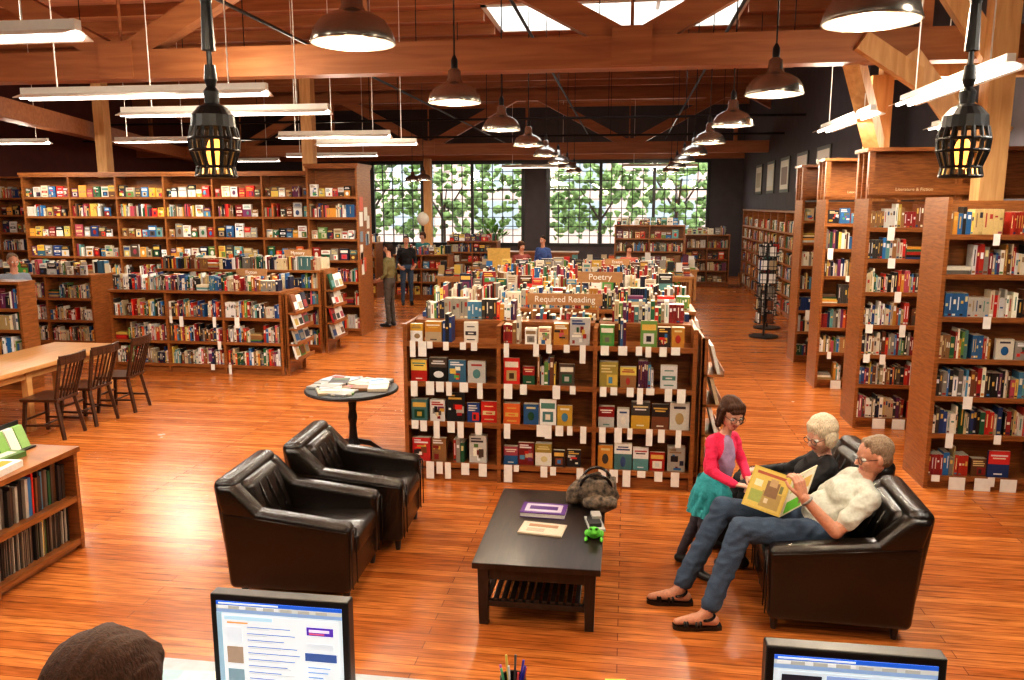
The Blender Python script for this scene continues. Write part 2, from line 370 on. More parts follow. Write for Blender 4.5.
b.ell((1.27,5.08,.56),(.14,.175,.125),1); b.ell((1.32,5.08,.66),(.165,.18,.14),0); b.ell((1.41,5.07,.76),(.135,.185,.15),0); b.cap((1.485,4.92,.85),(1.485,5.22,.85),.07,.07,0)
b.cap((1.48,5.07,.86),(1.535,5.06,.97),.06,.056,2); b.cap((1.47,5.07,.86),(1.49,5.07,.90),.068,.064,0)
sL=Vector((1.49,4.87,.84)); eL=Vector((1.29,4.80,.645)); wL=Vector((1.10,4.85,.84)); sR=Vector((1.49,5.27,.84)); eR=Vector((1.28,5.33,.64)); wR=Vector((1.06,5.17,.73))
for S,E,W_ in ((sL,eL,wL),(sR,eR,wR)):
    m1=S.lerp(E,.66); b.cap(S,m1,.066,.062,0); b.cap(m1,E,.044,.04,2); b.cap(E,W_,.042,.029,2)
b.build('body',[SH,JE,SKIN],e,.008,wrinkle=.018)
head(e,(1.545,5.05,1.05),(-1,-.18,-.15),.25,SKIN,HG,'short',True)
hand(e,wL,(-.25,.15,.9),(-.5,.8,0),(-.6,0,.3),SKIN,.19,.75); hand(e,wR,(-.6,-.5,.35),(0,-.6,.8),(-.5,.6,.5),SKIN,.19,.6)
m=MB(); m.torus(wL.lerp(eL,.12),(wL-eL),.033,.009,20,8); m.build('wristwatch',M_steel,e,smooth=True)
for a,dr in ((aL,Vector((-1,-.12,0)).normalized()),(aR,Vector((-1,-.05,0)).normalized())):
    m=MB(); sd=Vector((-dr.y,dr.x,0)); pr=[(-.085,.028),(-.05,.040),(.02,.038),(.09,.046),(.15,.048),(.19,.038),(.215,.018)]
    L_=[];
    n=len(pr)
    for z in (0,.026):
        for q,wd in pr: p=Vector((a.x,a.y,0))+dr*q; L_.append(tuple(p+sd*wd+Vector((0,0,z)))); L_.append(tuple(p-sd*wd+Vector((0,0,z))))
    fs=[]
    for i in range(n-1):
        A=2*i; B=2*n+2*i
        fs+=[(A,A+1,A+3,A+2),(B,B+2,B+3,B+1),(A,A+2,B+2,B),(A+1,B+1,B+3,A+3)]
    fs+=[(0,2*n,2*n+1,1),(2*n-2,2*n-1,4*n-1,4*n-2)]
    m.add(L_,fs)
    for q,rr in ((.05,.050),(.075,.046),(.13,.040),(.145,.038)): m.torus(tuple(Vector((a.x,a.y,.02))+dr*q),tuple(dr),rr,.009,14,6,arc=(-1.6,1.6),up=(0,0,1))
    m.torus(tuple(Vector((a.x,a.y,.075))),(dr.x*.3,dr.y*.3,1),.043,.009,20,6)
    m.build('sandal',M_leather,e)
# picture book
bk=empty('picture_book'); m=MB()
sp=Vector((1.02,4.97,.775)); upv=Vector((.10,.12,.24)).normalized()*.27
for vec,cc in ((Vector((-.215,.10,.04)),(.62,.45,.08)),(Vector((.17,.12,.05)),(.72,.70,.50))):
    nrm=vec.cross(upv).normalized()*.004
    P=[sp-upv*.45,sp-upv*.45+vec,sp+upv*.55+vec,sp+upv*.55]
    m.hexa([tuple(p-nrm) for p in P]+[tuple(p+nrm) for p in P],0,cc)
    if vec.x<0: blocks=((.04,.04,.96,.96,(.66,.50,.12)),(.10,.10,.60,.48,(.42,.30,.10)),(.22,.36,.55,.74,(.24,.14,.07)),(.28,.62,.48,.80,(.50,.34,.18)),(.58,.16,.9,.44,(.34,.40,.10)),(.12,.84,.88,.91,(.40,.10,.05)),(.66,.54,.86,.70,(.80,.74,.5)),(.12,.52,.2,.7,(.18,.2,.08)),(.4,.2,.5,.32,(.7,.6,.4)))
    else: blocks=((.05,.05,.95,.95,(.82,.80,.66)),(.1,.55,.5,.9,(.45,.55,.20)),(.55,.5,.9,.8,(.75,.50,.15)),(.1,.05,.8,.34,(.15,.60,.05)),(.65,.12,.88,.4,(.3,.22,.12)),(.2,.62,.35,.78,(.25,.1,.05)))
    for off in (-1,1):
        for j,(u0,v0,u1,v1,c2) in enumerate(blocks):
            o=nrm*off*(1.1+.06*j); Q=[P[0]+vec*u+upv*v for u,v in ((u0,v0),(u1,v0),(u1,v1),(u0,v1))]
            m.hexa([tuple(p+o*.98) for p in Q]+[tuple(p+o*1.02) for p in Q],0,c2)
m.build('pages',M_book,bk)

# woman
e=empty('seated_woman'); b=Body()
b.ell((1.34,5.86,.54),(.14,.17,.12),0); b.ell((1.37,5.82,.65),(.13,.155,.13),0); b.ell((1.41,5.76,.74),(.12,.165,.12),0); b.cap((1.42,5.61,.80),(1.45,5.87,.80),.062,.062,0); b.cap((1.43,5.73,.82),(1.40,5.69,.92),.05,.048,1)
for hp,kn,an in (((1.32,5.77,.53),(.90,5.74,.56),(.86,5.62,.10)),((1.32,5.95,.53),(.90,5.95,.55),(.76,5.93,.10))):
    b.cap(hp,kn,.095,.068,0); b.cap(kn,an,.062,.042,0); b.cap((an[0]+.03,an[1],.045),(an[0]-.15,an[1]-.02,.04),.042,.034,2)
for S,E,W_ in (((1.42,5.58,.79),(1.24,5.55,.62),(1.02,5.57,.66)),((1.45,5.92,.79),(1.25,6.02,.63),(1.03,5.88,.66))):
    b.cap(S,E,.056,.046,0); b.cap(E,W_,.044,.032,0)
b.build('body',[BLK,SKIN2,M_blackp],e,.009,wrinkle=.018)
head(e,(1.375,5.66,1.0),(-.85,-.5,-.3),.25,SKIN2,HW,'full',True)
hand(e,(1.0,5.57,.665),(-1,.05,-.2),(0,0,-1),(0,1,0),SKIN2,.17,.5); hand(e,(1.01,5.88,.665),(-1,-.1,-.2),(0,0,-1),(0,-1,0),SKIN2,.17,.5)

# girl (three-quarter turned towards the book)
e=empty('standing_girl'); PK=col_mat('pink_cardigan',(.78,.03,.11),.85,.3,80); PU=col_mat('lavender_shirt',(.36,.26,.42),.8); TL=col_mat('teal_skirt',(.05,.40,.44),.8,.5,40); LG=col_mat('dark_leggings',(.05,.045,.06),.8)
b=Body()
b.cap((.62,5.50,.60),(.58,5.44,.33),.062,.048,2); b.cap((.58,5.44,.33),(.56,5.42,.07),.045,.032,2); b.cap((.55,5.42,.035),(.63,5.35,.03),.033,.028,3)
b.cap((.64,5.61,.60),(.55,5.64,.34),.062,.048,2); b.cap((.55,5.64,.34),(.45,5.66,.08),.045,.032,2); b.cap((.43,5.66,.035),(.53,5.61,.03),.033,.028,3)
b.ell((.65,5.56,.66),(.105,.105,.10),1); b.ell((.665,5.55,.79),(.095,.09,.12),0); b.ell((.685,5.54,.92),(.105,.095,.11),0); b.cap((.625,5.50,.985),(.76,5.59,.985),.044,.044,0)
b.ell((.72,5.49,.85),(.058,.062,.17),4)
b.cap((.70,5.54,1.0),(.73,5.53,1.08),.038,.036,5)
for S,E,W_ in (((.61,5.47,.975),(.605,5.38,.80),(.75,5.31,.74)),((.78,5.62,.975),(.84,5.60,.80),(.86,5.46,.75))):
    b.cap(S,E,.044,.037,0); b.cap(E,W_,.036,.03,0)
b.build('body',[PK,TL,LG,M_blackp,PU,SKIN2],e,.0075,wrinkle=.014)
head(e,(.745,5.505,1.175),(.35,-.85,-.32),.225,SKIN2,HB,'bob',True)
hand(e,(.76,5.305,.74),(.9,-.05,-.1),(.1,0,-1),(0,1,0),SKIN2,.13,.5); hand(e,(.86,5.45,.75),(.5,-.8,-.1),(.1,0,-1),(-1,0,0),SKIN2,.13,.5)
m=MB(); seg=48; prof=[(.105,.70),(.12,.64),(.145,.58),(.14,.575),(.16,.51),(.155,.505),(.172,.445),(.168,.445),(.145,.50)]
vs=[];fs=[]
for k,(r,z) in enumerate(prof):
    for i in range(seg):
        t=2*math.pi*i/seg; rr=r*(1+.07*math.sin(t*12+k)*(k>1)); vs.append((.635+rr*math.cos(t)*.95,5.56+rr*math.sin(t),z))
for k in range(len(prof)-1):
    for i in range(seg): j=(i+1)%seg; fs.append((k*seg+i,k*seg+j,(k+1)*seg+j,(k+1)*seg+i))
m.add(vs,fs); m.build('skirt',TL,e,smooth=True)

# staff member at desk
e=empty('seated_staff_member'); b=Body(); X=-.905;Y=1.2
b.ell((X,Y-.22,.98),(.17,.13,.13),1); b.ell((X,Y-.18,1.15),(.155,.12,.18),0); b.ell((X,Y-.12,1.32),(.18,.12,.15),0); b.cap((X-.16,Y-.08,1.42),(X+.16,Y-.08,1.42),.06,.06,0); b.cap((X,Y-.07,1.44),(X,Y-.02,1.56),.055,.052,2)
for s in (-1,1):
    b.cap((X+s*.09,Y-.22,.98),(X+s*.11,Y+.18,.98),.08,.065,1); b.cap((X+s*.11,Y+.18,.98),(X+s*.11,Y+.14,.55),.06,.045,1); b.cap((X+s*.11,Y+.1,.50),(X+s*.11,Y+.19,.49),.042,.036,3)
    b.cap((X+s*.2,Y-.08,1.41),(X+s*.24,Y,1.2),.055,.045,0); b.cap((X+s*.24,Y,1.2),(X+s*.16,Y+.25,1.23),.04,.03,2)
b.build('body',[col_mat('staff_shirt',(.08,.10,.14)),BLK,SKIN,M_blackp],e,.012)
head(e,(X,Y,1.70),(.1,1,-.25),.25,SKIN,HB,'full')
for s in (-1,1): hand(e,(X+s*.16,Y+.26,1.235),(-s*.2,1,0),(0,0,-1),(-s,0,0),SKIN,.18,.35)
def och(x,y):
    e=empty('office_chair',(x,y,ZP)); part('seat',e,bx(-.24,-.22,.32,.24,.24,.385),BLK,.03); part('backrest',e,bx(-.22,-.34,.5,.22,-.29,.85),BLK,.025)
    m=MB(); m.cyl((0,0,.08),(0,0,.33),.025,.025,10); m.bar((0,-.2,.35),(0,-.32,.6),.05,.02)
    for k in range(5):
        a=k*1.2566; m.bar((0,0,.09),(.27*math.cos(a),.27*math.sin(a),.06),.04,.03); m.sphere((.27*math.cos(a),.27*math.sin(a),.027),.027,0,10,6)
    m.build('base',M_black,e)
och(X,Y-.2)

# ------------------------------------------------------------ books and shelves
PAL=[(.75,.70,.60),(.80,.78,.72),(.62,.50,.30),(.50,.04,.02),(.30,.015,.015),(.65,.13,.03),(.70,.32,.05),(.70,.50,.10),
 (.02,.05,.17),(.03,.12,.28),(.08,.24,.38),(.02,.02,.025),(.05,.045,.04),(.02,.11,.05),(.12,.24,.06),(.20,.07,.03),
 (.30,.15,.06),(.14,.03,.09),(.30,.28,.25),(.85,.83,.8),(.015,.02,.05),(.45,.08,.11),(.12,.30,.30),(.58,.42,.18),
 (.80,.74,.60),(.70,.60,.42),(.10,.07,.05),(.48,.37,.24),(.84,.80,.70),(.22,.20,.17),(.015,.015,.015),(.72,.64,.50),(.65,.03,.02),(.03,.18,.45),(.25,.02,.02),(.12,.05,.02)]
CREAM=(.80,.73,.58)
PALF=PAL+[(.66,.03,.02),(.70,.42,.05),(.72,.56,.12),(.10,.38,.08),(.55,.03,.03),(.03,.02,.02),(.85,.83,.78),(.8,.78,.72),(.75,.68,.5),(.02,.02,.02),(.85,.84,.8)]
def rc(P=None):
    c=random.choice(P or PAL); k=U(.7,1.15); j=U(-.03,.03); return tuple(min(.9,max(.008,a*k+j*a*8)) for a in c)
def contrast(c): return random.choice([(.82,.78,.65),(.7,.6,.3),(.8,.8,.8),(.7,.45,.1)]) if sum(c)<1.0 else random.choice([(.05,.04,.05),(.4,.04,.03),(.04,.08,.2),(.3,.2,.1),(.1,.25,.2)])
def spines(mb,x0,x1,z,clear,detail,yf=.025,hm=.17,hM=.27):
    x=x0+.008
    while x<x1-.03:
        n=random.randint(1,6); ser=R()<.22; h=min(clear*.96,U(hm,hM)); c=rc(); w=U(.016,.04)
        if R()<.05: x+=U(.02,.07)
        if R()<.05 and x<x1-.25:
            zz=z
            for i in range(random.randint(2,5)):
                t=U(.02,.04)
                if zz+t>z+clear*.9: break
                c=rc(); mb.box(x,yf+U(0,.01),zz,x+U(.17,.21),yf+.14,zz+t*.95,0,c,c); zz+=t
            x+=.215; continue
        for i in range(n):
            if not ser: h=min(clear*.96,U(hm-.005,hM+.005)); c=rc(); w=U(.012,.044)
            if x+w>x1-.008: x=x1; break
            y=yf+U(0,.018)
            mb.box(x,y,z,x+w*.95,y+U(.12,.16),z+h,0,c,CREAM)
            if detail or R()<.4:
                k=contrast(c)
                if R()<.6:
                    a=U(.45,.7); b=a+U(.06,.25); mb.box(x+w*.18,y-.0015,z+h*a,x+w*.77,y+.002,z+h*b,0,k)
                else:
                    mb.box(x+w*.35,y-.0015,z+h*.3,x+w*.6,y+.002,z+h*.85,0,k)
                if detail and R()<.5: mb.box(x+w*.1,y-.0015,z+h*.06,x+w*.85,y+.002,z+h*.14,0,rc())
            x+=w
def cover(mb,x,y,z,w,h,t,c):
    mb.box(x,y,z,x+w,y+t,z+h,0,c,CREAM)
    k=contrast(c); k2=rc(PALF); s=R(); q=lambda a,b,cc,d,col,l=1: mb.box(x+w*a,y-.0012*l,z+h*b,x+w*cc,y+.002,z+h*d,0,col)
    if s<.12:
        q(.08,.64,.92,.86,k); q(.18,.12,.82,.52,k2); q(.35,.2,.65,.42,rc(),2)
    elif s<.26:
        q(.0,.0,1,.6,k2); q(.12,.74,.88,.80,k); q(.2,.84,.8,.89,k)
        mb.sphere((x+w*U(.35,.65),y-.001,z+h*.3),(w*U(.12,.3),.003,h*U(.1,.22)),0,8,6,k)
    elif s<.38:
        q(.1,.36,.9,.55,k); q(.2,.12,.8,.17,k); q(.22,.75,.78,.8,k); q(.3,.42,.7,.48,c,2)
    elif s<.50:
        q(0,.5,1,1,k2); q(.1,.8,.9,.86,contrast(k2),2); q(.2,.7,.8,.75,contrast(k2),2); q(.3,.1,.7,.15,k)
    elif s<.62:
        for i in range(3): q(.1,.58+i*.12,U(.5,.9),.64+i*.12,k)
        q(.4,.08,.95,.5,k2); q(.5,.15,.7,.4,rc(),2)
    elif s<.74:
        q(0,0,1,1,k2); mb.sphere((x+w*.5,y-.003,z+h*.42),(w*.22,.004,h*.22),0,10,6,rc()); q(.2,.78,.8,.87,contrast(k2),2)
    else:   # collage-like illustrated jacket
        for i in range(random.randint(5,8)):
            a=U(.04,.7); d=U(.04,.6); q(a,d,min(.96,a+U(.1,.5)),min(.7,d+U(.06,.3)),rc(PALF),1+i*.4)
        q(.1,.76,U(.6,.92),.83,k,2); q(.1,.87,U(.4,.9),.92,k,2)
def faces(mb,x0,x1,z,clear,detail,yf=.03,p_gap=.035):
    x=x0+.02
    while x<x1-.12:
        w=U(.105,.185); h=min(clear*.95,w*U(1.25,1.65),U(.19,.30)); t=U(.02,.09)
        if x+w>x1-.005: break
        if R()<.08:
            spines(mb,x-.008,min(x1,x+U(.1,.2)),z,clear,detail,yf); x+=.2; continue
        cover(mb,x,yf+U(0,.025),z,w,h,t,rc(PALF))
        x+=w+U(.004,p_gap)
def bookshelf(name,loc,rz,n,bw,H,D,levels,modes,double=False,top=True,detail=False,tags=0,topbooks=None,crown=0,kick=.1,parent=None,back='s',gap=(.08,.22)):
    e=empty(name,loc,rz,parent); W=n*bw; DT=2*D if double else D; th=.036
    w=MB(); b=MB(); g=MB()
    for i in range(n+1):
        x=i*bw; w.box(x-th/2,-.012,0,x+th/2,DT+(.012 if double else 0),H)
    w.box(0,.03,0,W,DT-.03 if double else DT,min(kick,levels[0]-.03))
    w.box(0,D-.012,.05,W,D+(.012 if double else 0),H-.01 if top else H-.03)
    if top: w.box(-.03,-.03,H,W+.03,DT+(.03 if double else .0),H+.04)
    if crown: w.box(-.05,-.05,H+.04,W+.05,DT+.02,H+.04+crown)
    sides=[None]
    if double: sides.append(Matrix.Translation((W,DT,0))@Matrix.Rotation(math.pi,4,'Z'))
    for si,tf in enumerate(sides):
        w.tf=tf;b.tf=tf;g.tf=tf
        for li,z in enumerate(levels):
            w.box(0,0,z-.026,W,D,z); w.box(0,-.008,z-.04,W,.012,z+.006)
            nz=levels[li+1]-.03 if li+1<len(levels) else (H if top else z+.3)
            for i in range(n):
                md=modes[li%len(modes)] if si==0 else back
                if md=='m': md='f' if R()<.35 else 's'
                xa=i*bw+th/2; xb=(i+1)*bw-th/2
                if md=='s': spines(b,xa,xb,z,nz-z,detail)
                elif md=='f': faces(b,xa,xb,z,nz-z,detail)
                elif md=='h':
                    xm=xa+(xb-xa)*U(.3,.7); spines(b,xa,xm,z,nz-z,detail); faces(b,xm,xb,z,nz-z,detail)
                if tags and si==0:
                    x=xa+.03
                    while x<xb-.08:
                        if R()<tags: 
                            hh=U(.06,.17); g.box(x,-.012,z-hh+.01,x+U(.045,.08),-.009,z+.012)
                        x+=U(*gap)
    w.tf=b.tf=g.tf=None
    if topbooks:
        z=H+.04 if top else H
        b.tf=None
        if 'f' in topbooks: faces(b,.02,W-.02,z,.3,detail,.05)
        if 's' in topbooks:
            yy=.05 if 'f' not in topbooks else .22
            spines(b,.02,W-.02,z,.27,detail,yy,.15,.24)
        if 'b' in topbooks and double:
            b.tf=sides[1]; spines(b,.02,W-.02,z,.27,False,.04,.15,.24); b.tf=None
    w.build('carcass',M_shelf,e); b.build('books',M_book,e)
    if g.v: g.build('shelf_tags',M_paper,e)
    return e

# ------------------------------------------------------------ room
YB=30.0; ZC=6.2; YR=-5.0; XL=-16.0; XR=4.7; XR2=4.05; YJ=15.0
single('floor',lambda m:m.box(XL-.2,YR-.2,-.2,XR+.2,YB+.2,0),M_floor)
def ceil(m):
    sx0,sx1,sy0,sy1=-2.7,2.0,15.2,17.4
    m.box(XL-.2,YR-.2,ZC,XR+.2,sy0,ZC+.15); m.box(XL-.2,sy1,ZC,XR+.2,YB+.2,ZC+.15)
    m.box(XL-.2,sy0,ZC,sx0,sy1,ZC+.15); m.box(sx1,sy0,ZC,XR+.2,sy1,ZC+.15)
single('ceiling',ceil,M_ceil)
def sky(m):
    for x0,y0,x1,y1 in ((-2.75,15.15,-2.65,17.45),(1.95,15.15,2.05,17.45),(-2.75,15.15,2.05,15.25),(-2.75,17.35,2.05,17.45)): m.box(x0,y0,ZC-.05,x1,y1,ZC+.5)
    for x in (-1.2,.5): m.box(x-.04,15.2,ZC+.3,x+.04,17.4,ZC+.4)
single('window_3',sky,M_white)
def purl(m):
    y=YR+.6
    while y<YB-.3:
        if not(14.9<y<17.7): m.box(XL,y-.06,ZC-.2,XR,y+.06,ZC-.002)
        else:
            m.box(XL,y-.06,ZC-.2,-2.76,y+.06,ZC-.002); m.box(2.06,y-.06,ZC-.2,XR,y+.06,ZC-.002)
        y+=1.25
single('ceiling_joists',purl,M_beam)
single('wall_left',lambda m:m.box(XL-.2,YR,0,XL,YB,ZC),M_wallr)
single('wall_rear',lambda m:m.box(XL,YR-.2,0,XR,YR,ZC),M_wall)
def wr(m):
    m.box(XR,YR,0,XR+.2,YJ,ZC); m.box(XR2,YJ,0,XR+.2,YB,ZC)
single('wall_right',wr,M_wall)
WX=[(-9.65,-3.87),(-2.93,2.86)]; WZ=(1.1,4.12)
def wb(m):
    m.box(XL,YB,0,XR2,YB+.25,WZ[0]); m.box(XL,YB,WZ[1],XR2,YB+.25,ZC)
    m.box(XL,YB,WZ[0],WX[0][0],YB+.25,WZ[1]); m.box(WX[0][1],YB,WZ[0],WX[1][0],YB+.25,WZ[1]); m.box(WX[1][1],YB,WZ[0],XR2,YB+.25,WZ[1])
single('wall_back',wb,M_wall)
for k,(a,b) in enumerate(WX):
    e=empty('window_%d'%(k+1)); m=MB()
    z0,z1=WZ
    for x in (a,b): m.box(x-.06,YB-.03,z0,x+.06,YB+.1,z1)
    for z in (z0,z1): m.box(a,YB-.03,z-.06,b,YB+.1,z+.06)
    nx=15
    for i in range(1,nx):
        x=a+(b-a)*i/nx; t=.055 if i%5==0 else .014; m.box(x-t,YB,z0,x+t,YB+.07,z1)
    for i in range(1,9):
        z=z0+(z1-z0)*i/9; t=.03 if i==6 else .013; m.box(a,YB+.005,z-t,b,YB+.065,z+t)
    m.build('mullions',M_blackp,e)
    g=MB(); g.box(a,YB+.03,z0,b,YB+.036,z1); g.build('pane',M_glass,e)
single('trim_1',lambda m:m.box(XL,YB-.12,4.2,XR2,YB,4.5),M_beam)
single('baseboard_right',lambda m:(m.box(XR-.02,YR,0,XR,YJ,.14),m.box(XR2-.02,YJ-.02,0,XR2,YB,.14),m.box(XR2,YJ-.02,0,XR,YJ,.14)),M_shelf)
def truss(y):
    m=MB(); z=4.1; h=.34
    m.bar((XL,y,z+h/2),(XR,y,z+h/2),.26,h)
    p=3.1
    for k in range(-3,2):
        x0=k*2*p
        for s in (-1,1):
            xe=x0+s*p
            if xe>XR: continue
            m.bar((x0+s*.12,y,z+h*.9),(xe,y,ZC-.2),.2,.26)
        if x0+p<XR: m.bar((x0+p,y,z+h),(x0+p,y,ZC-.1),.1,.1)
    m.bar((XL,y,ZC-.38),(XR,y,ZC-.38),.26,.28)
    for k in range(-3,2):
        m.cyl((k*2*p,y,z+h),(k*2*p,y,ZC-.3),.02,.02,8)
        m.box(k*2*p-.22,y-.15,z+.02,k*2*p+.22,y-.13,z+h+.1)
    m.build('roof_truss',M_beam)
truss(9.5); truss(25.0)
single('ceiling_beam',lambda m:m.bar((-10.6,12.4,4.22),(-15.0,26.8,4.22),.3,.34),M_beam)
def posts(m):
    for x,y,zz in ((2.95,10.45,4.1),(3.7,9.1,ZC-.3),(-6.75,16.7,ZC-.3),(-11.5,16.7,ZC-.3),(-6.75,27,4.1)):
        m.box(x-.12,y-.12,0,x+.12,y+.12,zz)
single('timber_post',posts,M_beaml)
def brc(m):
    m.bar((2.95,10.4,3.2),(2.4,9.6,4.2),.18,.2); m.bar((3.7,9.25,4.1),(2.9,9.35,5.3),.16,.22); m.bar((3.6,9.15,3.15),(2.9,9.35,4.15),.16,.22)
    m.bar((2.4,9.3,4.3),(3.9,9.3,3.3),.14,.2)
    m.bar((2.95,10.45,4.2),(4.6,10.45,4.2),.2,.26)
single('timber_brace',brc,M_beaml)
def pipes(m):
    for y,z in ((13.0,4.75),(19.5,4.6),(22,4.4),(16.2,5.2)):
        m.cyl((XL+.2,y,z),(XR2-.1,y,z),.03,.03,8)
        x=XL+1
        while x<XR2-.3: m.cyl((x,y,z),(x,y,ZC-.01),.008,.008,6); x+=2.9
    for x,z in ((-1.5,4.9),(1.15,4.9),(-4.4,4.7)): m.cyl((x+.12,YR+.1,z),(x+.12,YB-.1,z),.022,.022,8)
single('conduit_pipe',pipes,M_black)

# exterior
single('exterior_ground',lambda m:m.box(-60,YB+.3,-.3,60,90,-.05),simple('asphalt',(.36,.35,.33),.9))
def fac(m):
    m.box(-40,52,0,30,53,6.5)
    for i in range(12):
        for z in (1,3.6): m.box(-38+i*5.6,51.9,z,-35+i*5.6,52.02,z+1.8,1)
single('exterior_building',fac,[simple('brick_facade',(.50,.38,.32),.8,scale=1),simple('facade_window',(.3,.34,.36),.2)])
def tree(x,y,s):
    e=empty('street_tree',(x,y,-.05)); m=MB(); m.cyl((0,0,0),(0,0,2.6*s),.14*s,.09*s,10)
    for a in range(4): m.cyl((0,0,2.0*s),(math.cos(a*1.6)*.9*s,math.sin(a*1.6)*.9*s,3.4*s),.06*s,.03*s,6)
    m.build('trunk',M_chairw,e); f=MB()
    for i in range(190):
        c=(U(-2.1,2.1)*s,U(-1.2,1.2)*s,U(1.2,5.2)*s); f.sphere(c,(U(.07,.24)*s,U(.07,.24)*s,U(.06,.18)*s),0,7,5)
    f.v=[tuple(Vector(v)+noise.noise_vector(Vector(v)*5)*.18) for v in f.v]
    f.build('foliage',M_leafout,e,smooth=True)
for x,y,s in ((-12,37,1.1),(-8.3,36,1.0),(-4.5,38,1.15),(-1.2,36,.95),(2.2,37,1.1),(5.6,39,1.1)): tree(x,y,s)

# ------------------------------------------------------------ lights
def pl(name,loc,w,col=(1,.82,.60),r=.06,parent=None):
    l=bpy.data.lights.new(name,'POINT'); l.energy=w; l.color=col; l.shadow_soft_size=r
    o=bpy.data.objects.new(name,l); COL.objects.link(o); o.location=loc
    if parent: o.parent=parent
def pendant(x,y,z=3.47,p=85):
    e=empty('pendant_lamp',(x,y,z)); m=MB()
    m.lathe([(.228,0),(.232,.012),(.215,.07),(.18,.12),(.12,.155),(.075,.17),(.06,.2),(.055,.27),(.03,.29),(.012,.31)],mat=0)
    m.cyl((0,0,.29),(0,0,ZC-z-.002),.008,.008,6,2); m.lathe([(.03,.29),(.03,.36),(.01,.4)],mat=2,seg=12)
    m.lathe([(.224,.002),(.208,.066),(.172,.113),(.11,.148),(.0,.16)],mat=1)
    m.torus((0,0,.004),(0,0,1),.228,.006,28,6,0)
    m.build('shade',[M_bronze,M_bronze,M_blackp],e,smooth=True)
    b=MB(); b.sphere((0,0,.085),(.04,.04,.055),0,12,8); b.build('bulb',M_bulb,e,smooth=True)
    pl('bulb_light',(0,0,.015),p,parent=e)
for k in range(-2,8):  # row ends out of view near the camera are added as fill
    pendant(-1.52,4.45+2.65*k); pendant(1.15,4.3+2.65*k)
for x,y in ((-9,24),(-6.6,24.5),(-6.0,23.5)): pendant(x,y,3.3,50)
def fluor(x0,y0,x1,y1,z,p=40,up=.85):
    c=((x0+x1)/2,(y0+y1)/2,z); L=math.hypot(x1-x0,y1-y0); a=math.atan2(y1-y0,x1-x0)
    e=empty('fluorescent_fixture',c,a); m=MB()
    m.hexa([(-L/2,-.03,.03),(L/2,-.03,.03),(L/2,.03,.03),(-L/2,.03,.03),(-L/2,-.03,.09),(L/2,-.03,.09),(L/2,.03,.09),(-L/2,.03,.09)])
    for s in (-1,1):
        m.hexa([(-L/2,s*.03,.028),(L/2,s*.03,.028),(L/2,s*.13,-.012),(-L/2,s*.13,-.012),(-L/2,s*.03,.034),(L/2,s*.03,.034),(L/2,s*.134,-.006),(-L/2,s*.134,-.006)])
        m.cyl((s*L*.35,0,.09),(s*L*.35,0,ZC-z-.002),.006,.006,6)
    m.build('housing',M_white,e); t=MB()
    for s in (-1,1): t.cyl((-L/2+.02,s*.055,.002),(L/2-.02,s*.055,.002),.019,.019,10)
    t.build('tubes',M_tube,e,smooth=True)
    l=bpy.data.lights.new('tube_light','AREA'); l.shape='RECTANGLE'; l.size=L; l.size_y=.2; l.energy=p; l.color=(1,.92,.80)
    o=bpy.data.objects.new('tube_light',l); COL.objects.link(o); o.parent=e; o.location=(0,0,-.04)
    pl('ceiling_fill_light',(0,.2,.25),p*up,(1,.87,.70),.2,e)  # added point light above the housing, brightens the ceiling
for y in (1.5,4.5,7.0,8.5): fluor(-5.6,y,-3.2,y,3.57,75)  # row nearest the camera is unseen, added as fill light
for y in (11.6,13.1): fluor(-5.15,y,-3.45,y,3.57,70)
fluor(-14.4,11.9,-12.0,11.9,3.75,80); fluor(-9.6,14.3,-8.0,14.3,3.75,90); fluor(-12.6,14.3,-11.0,14.3,3.75,70)  # leftmost fixture is out of view, added to brighten the left side
fluor(-9.5,6,-7.1,6,3.75,75)
fluor(2.68,6.4,2.68,8.7,3.57,70); fluor(2.6,9.4,2.6,11.7,3.57,70); fluor(3.95,9.6,3.95,11.5,3.57,55); fluor(2.7,2.5,2.7,4.8,3.57,65)
for x,y in ((-7.5,20),(-3,27),(1,27),(-11,22)): fluor(x-1.2,y,x+1.2,y,3.8,75,.45)
def lantern(x,y,z):
    e=empty('cage_lantern',(x,y,z)); m=MB()
    m.lathe([(.0,.36),(.022,.36),(.028,.30),(.018,.27),(.034,.25),(.03,.2),(.06,.185),(.09,.15),(.095,.10),(.09,.095),(.0,.12)],mat=0,seg=20)
    m.cyl((0,0,.36),(0,0,ZC-z-.002),.012,.012,8); m.cyl((0,0,.42),(0,0,.62),.03,.022,10); m.lathe([(.0,.7),(.02,.69),(.03,.64),(.02,.6)],seg=12)
    for k in range(16):
        t=k*math.pi/8; P=[(.09,.10),(.102,.05),(.098,0),(.074,-.07),(.082,-.11)]
        for (r0,z0),(r1,z1) in zip(P,P[1:]): m.cyl((r0*math.cos(t),r0*math.sin(t),z0),(r1*math.cos(t),r1*math.sin(t),z1),.009,.009,6)
    for r0,z0 in ((.103,.05),(.1,0),(.076,-.07),(.083,-.11)): m.torus((0,0,z0),(0,0,1),r0,.008,24,6)
    m.build('cage',M_black,e); b=MB()
    b.sphere((0,0,-.01),(.035,.035,.07),0,12,8); b.build('bulb',M_amber,e,smooth=True); pl('lantern_light',(0,0,-.09),5,(1,.45,.12),.03,e)
lantern(-1.80,3.38,2.83); lantern(1.45,3.85,2.83)

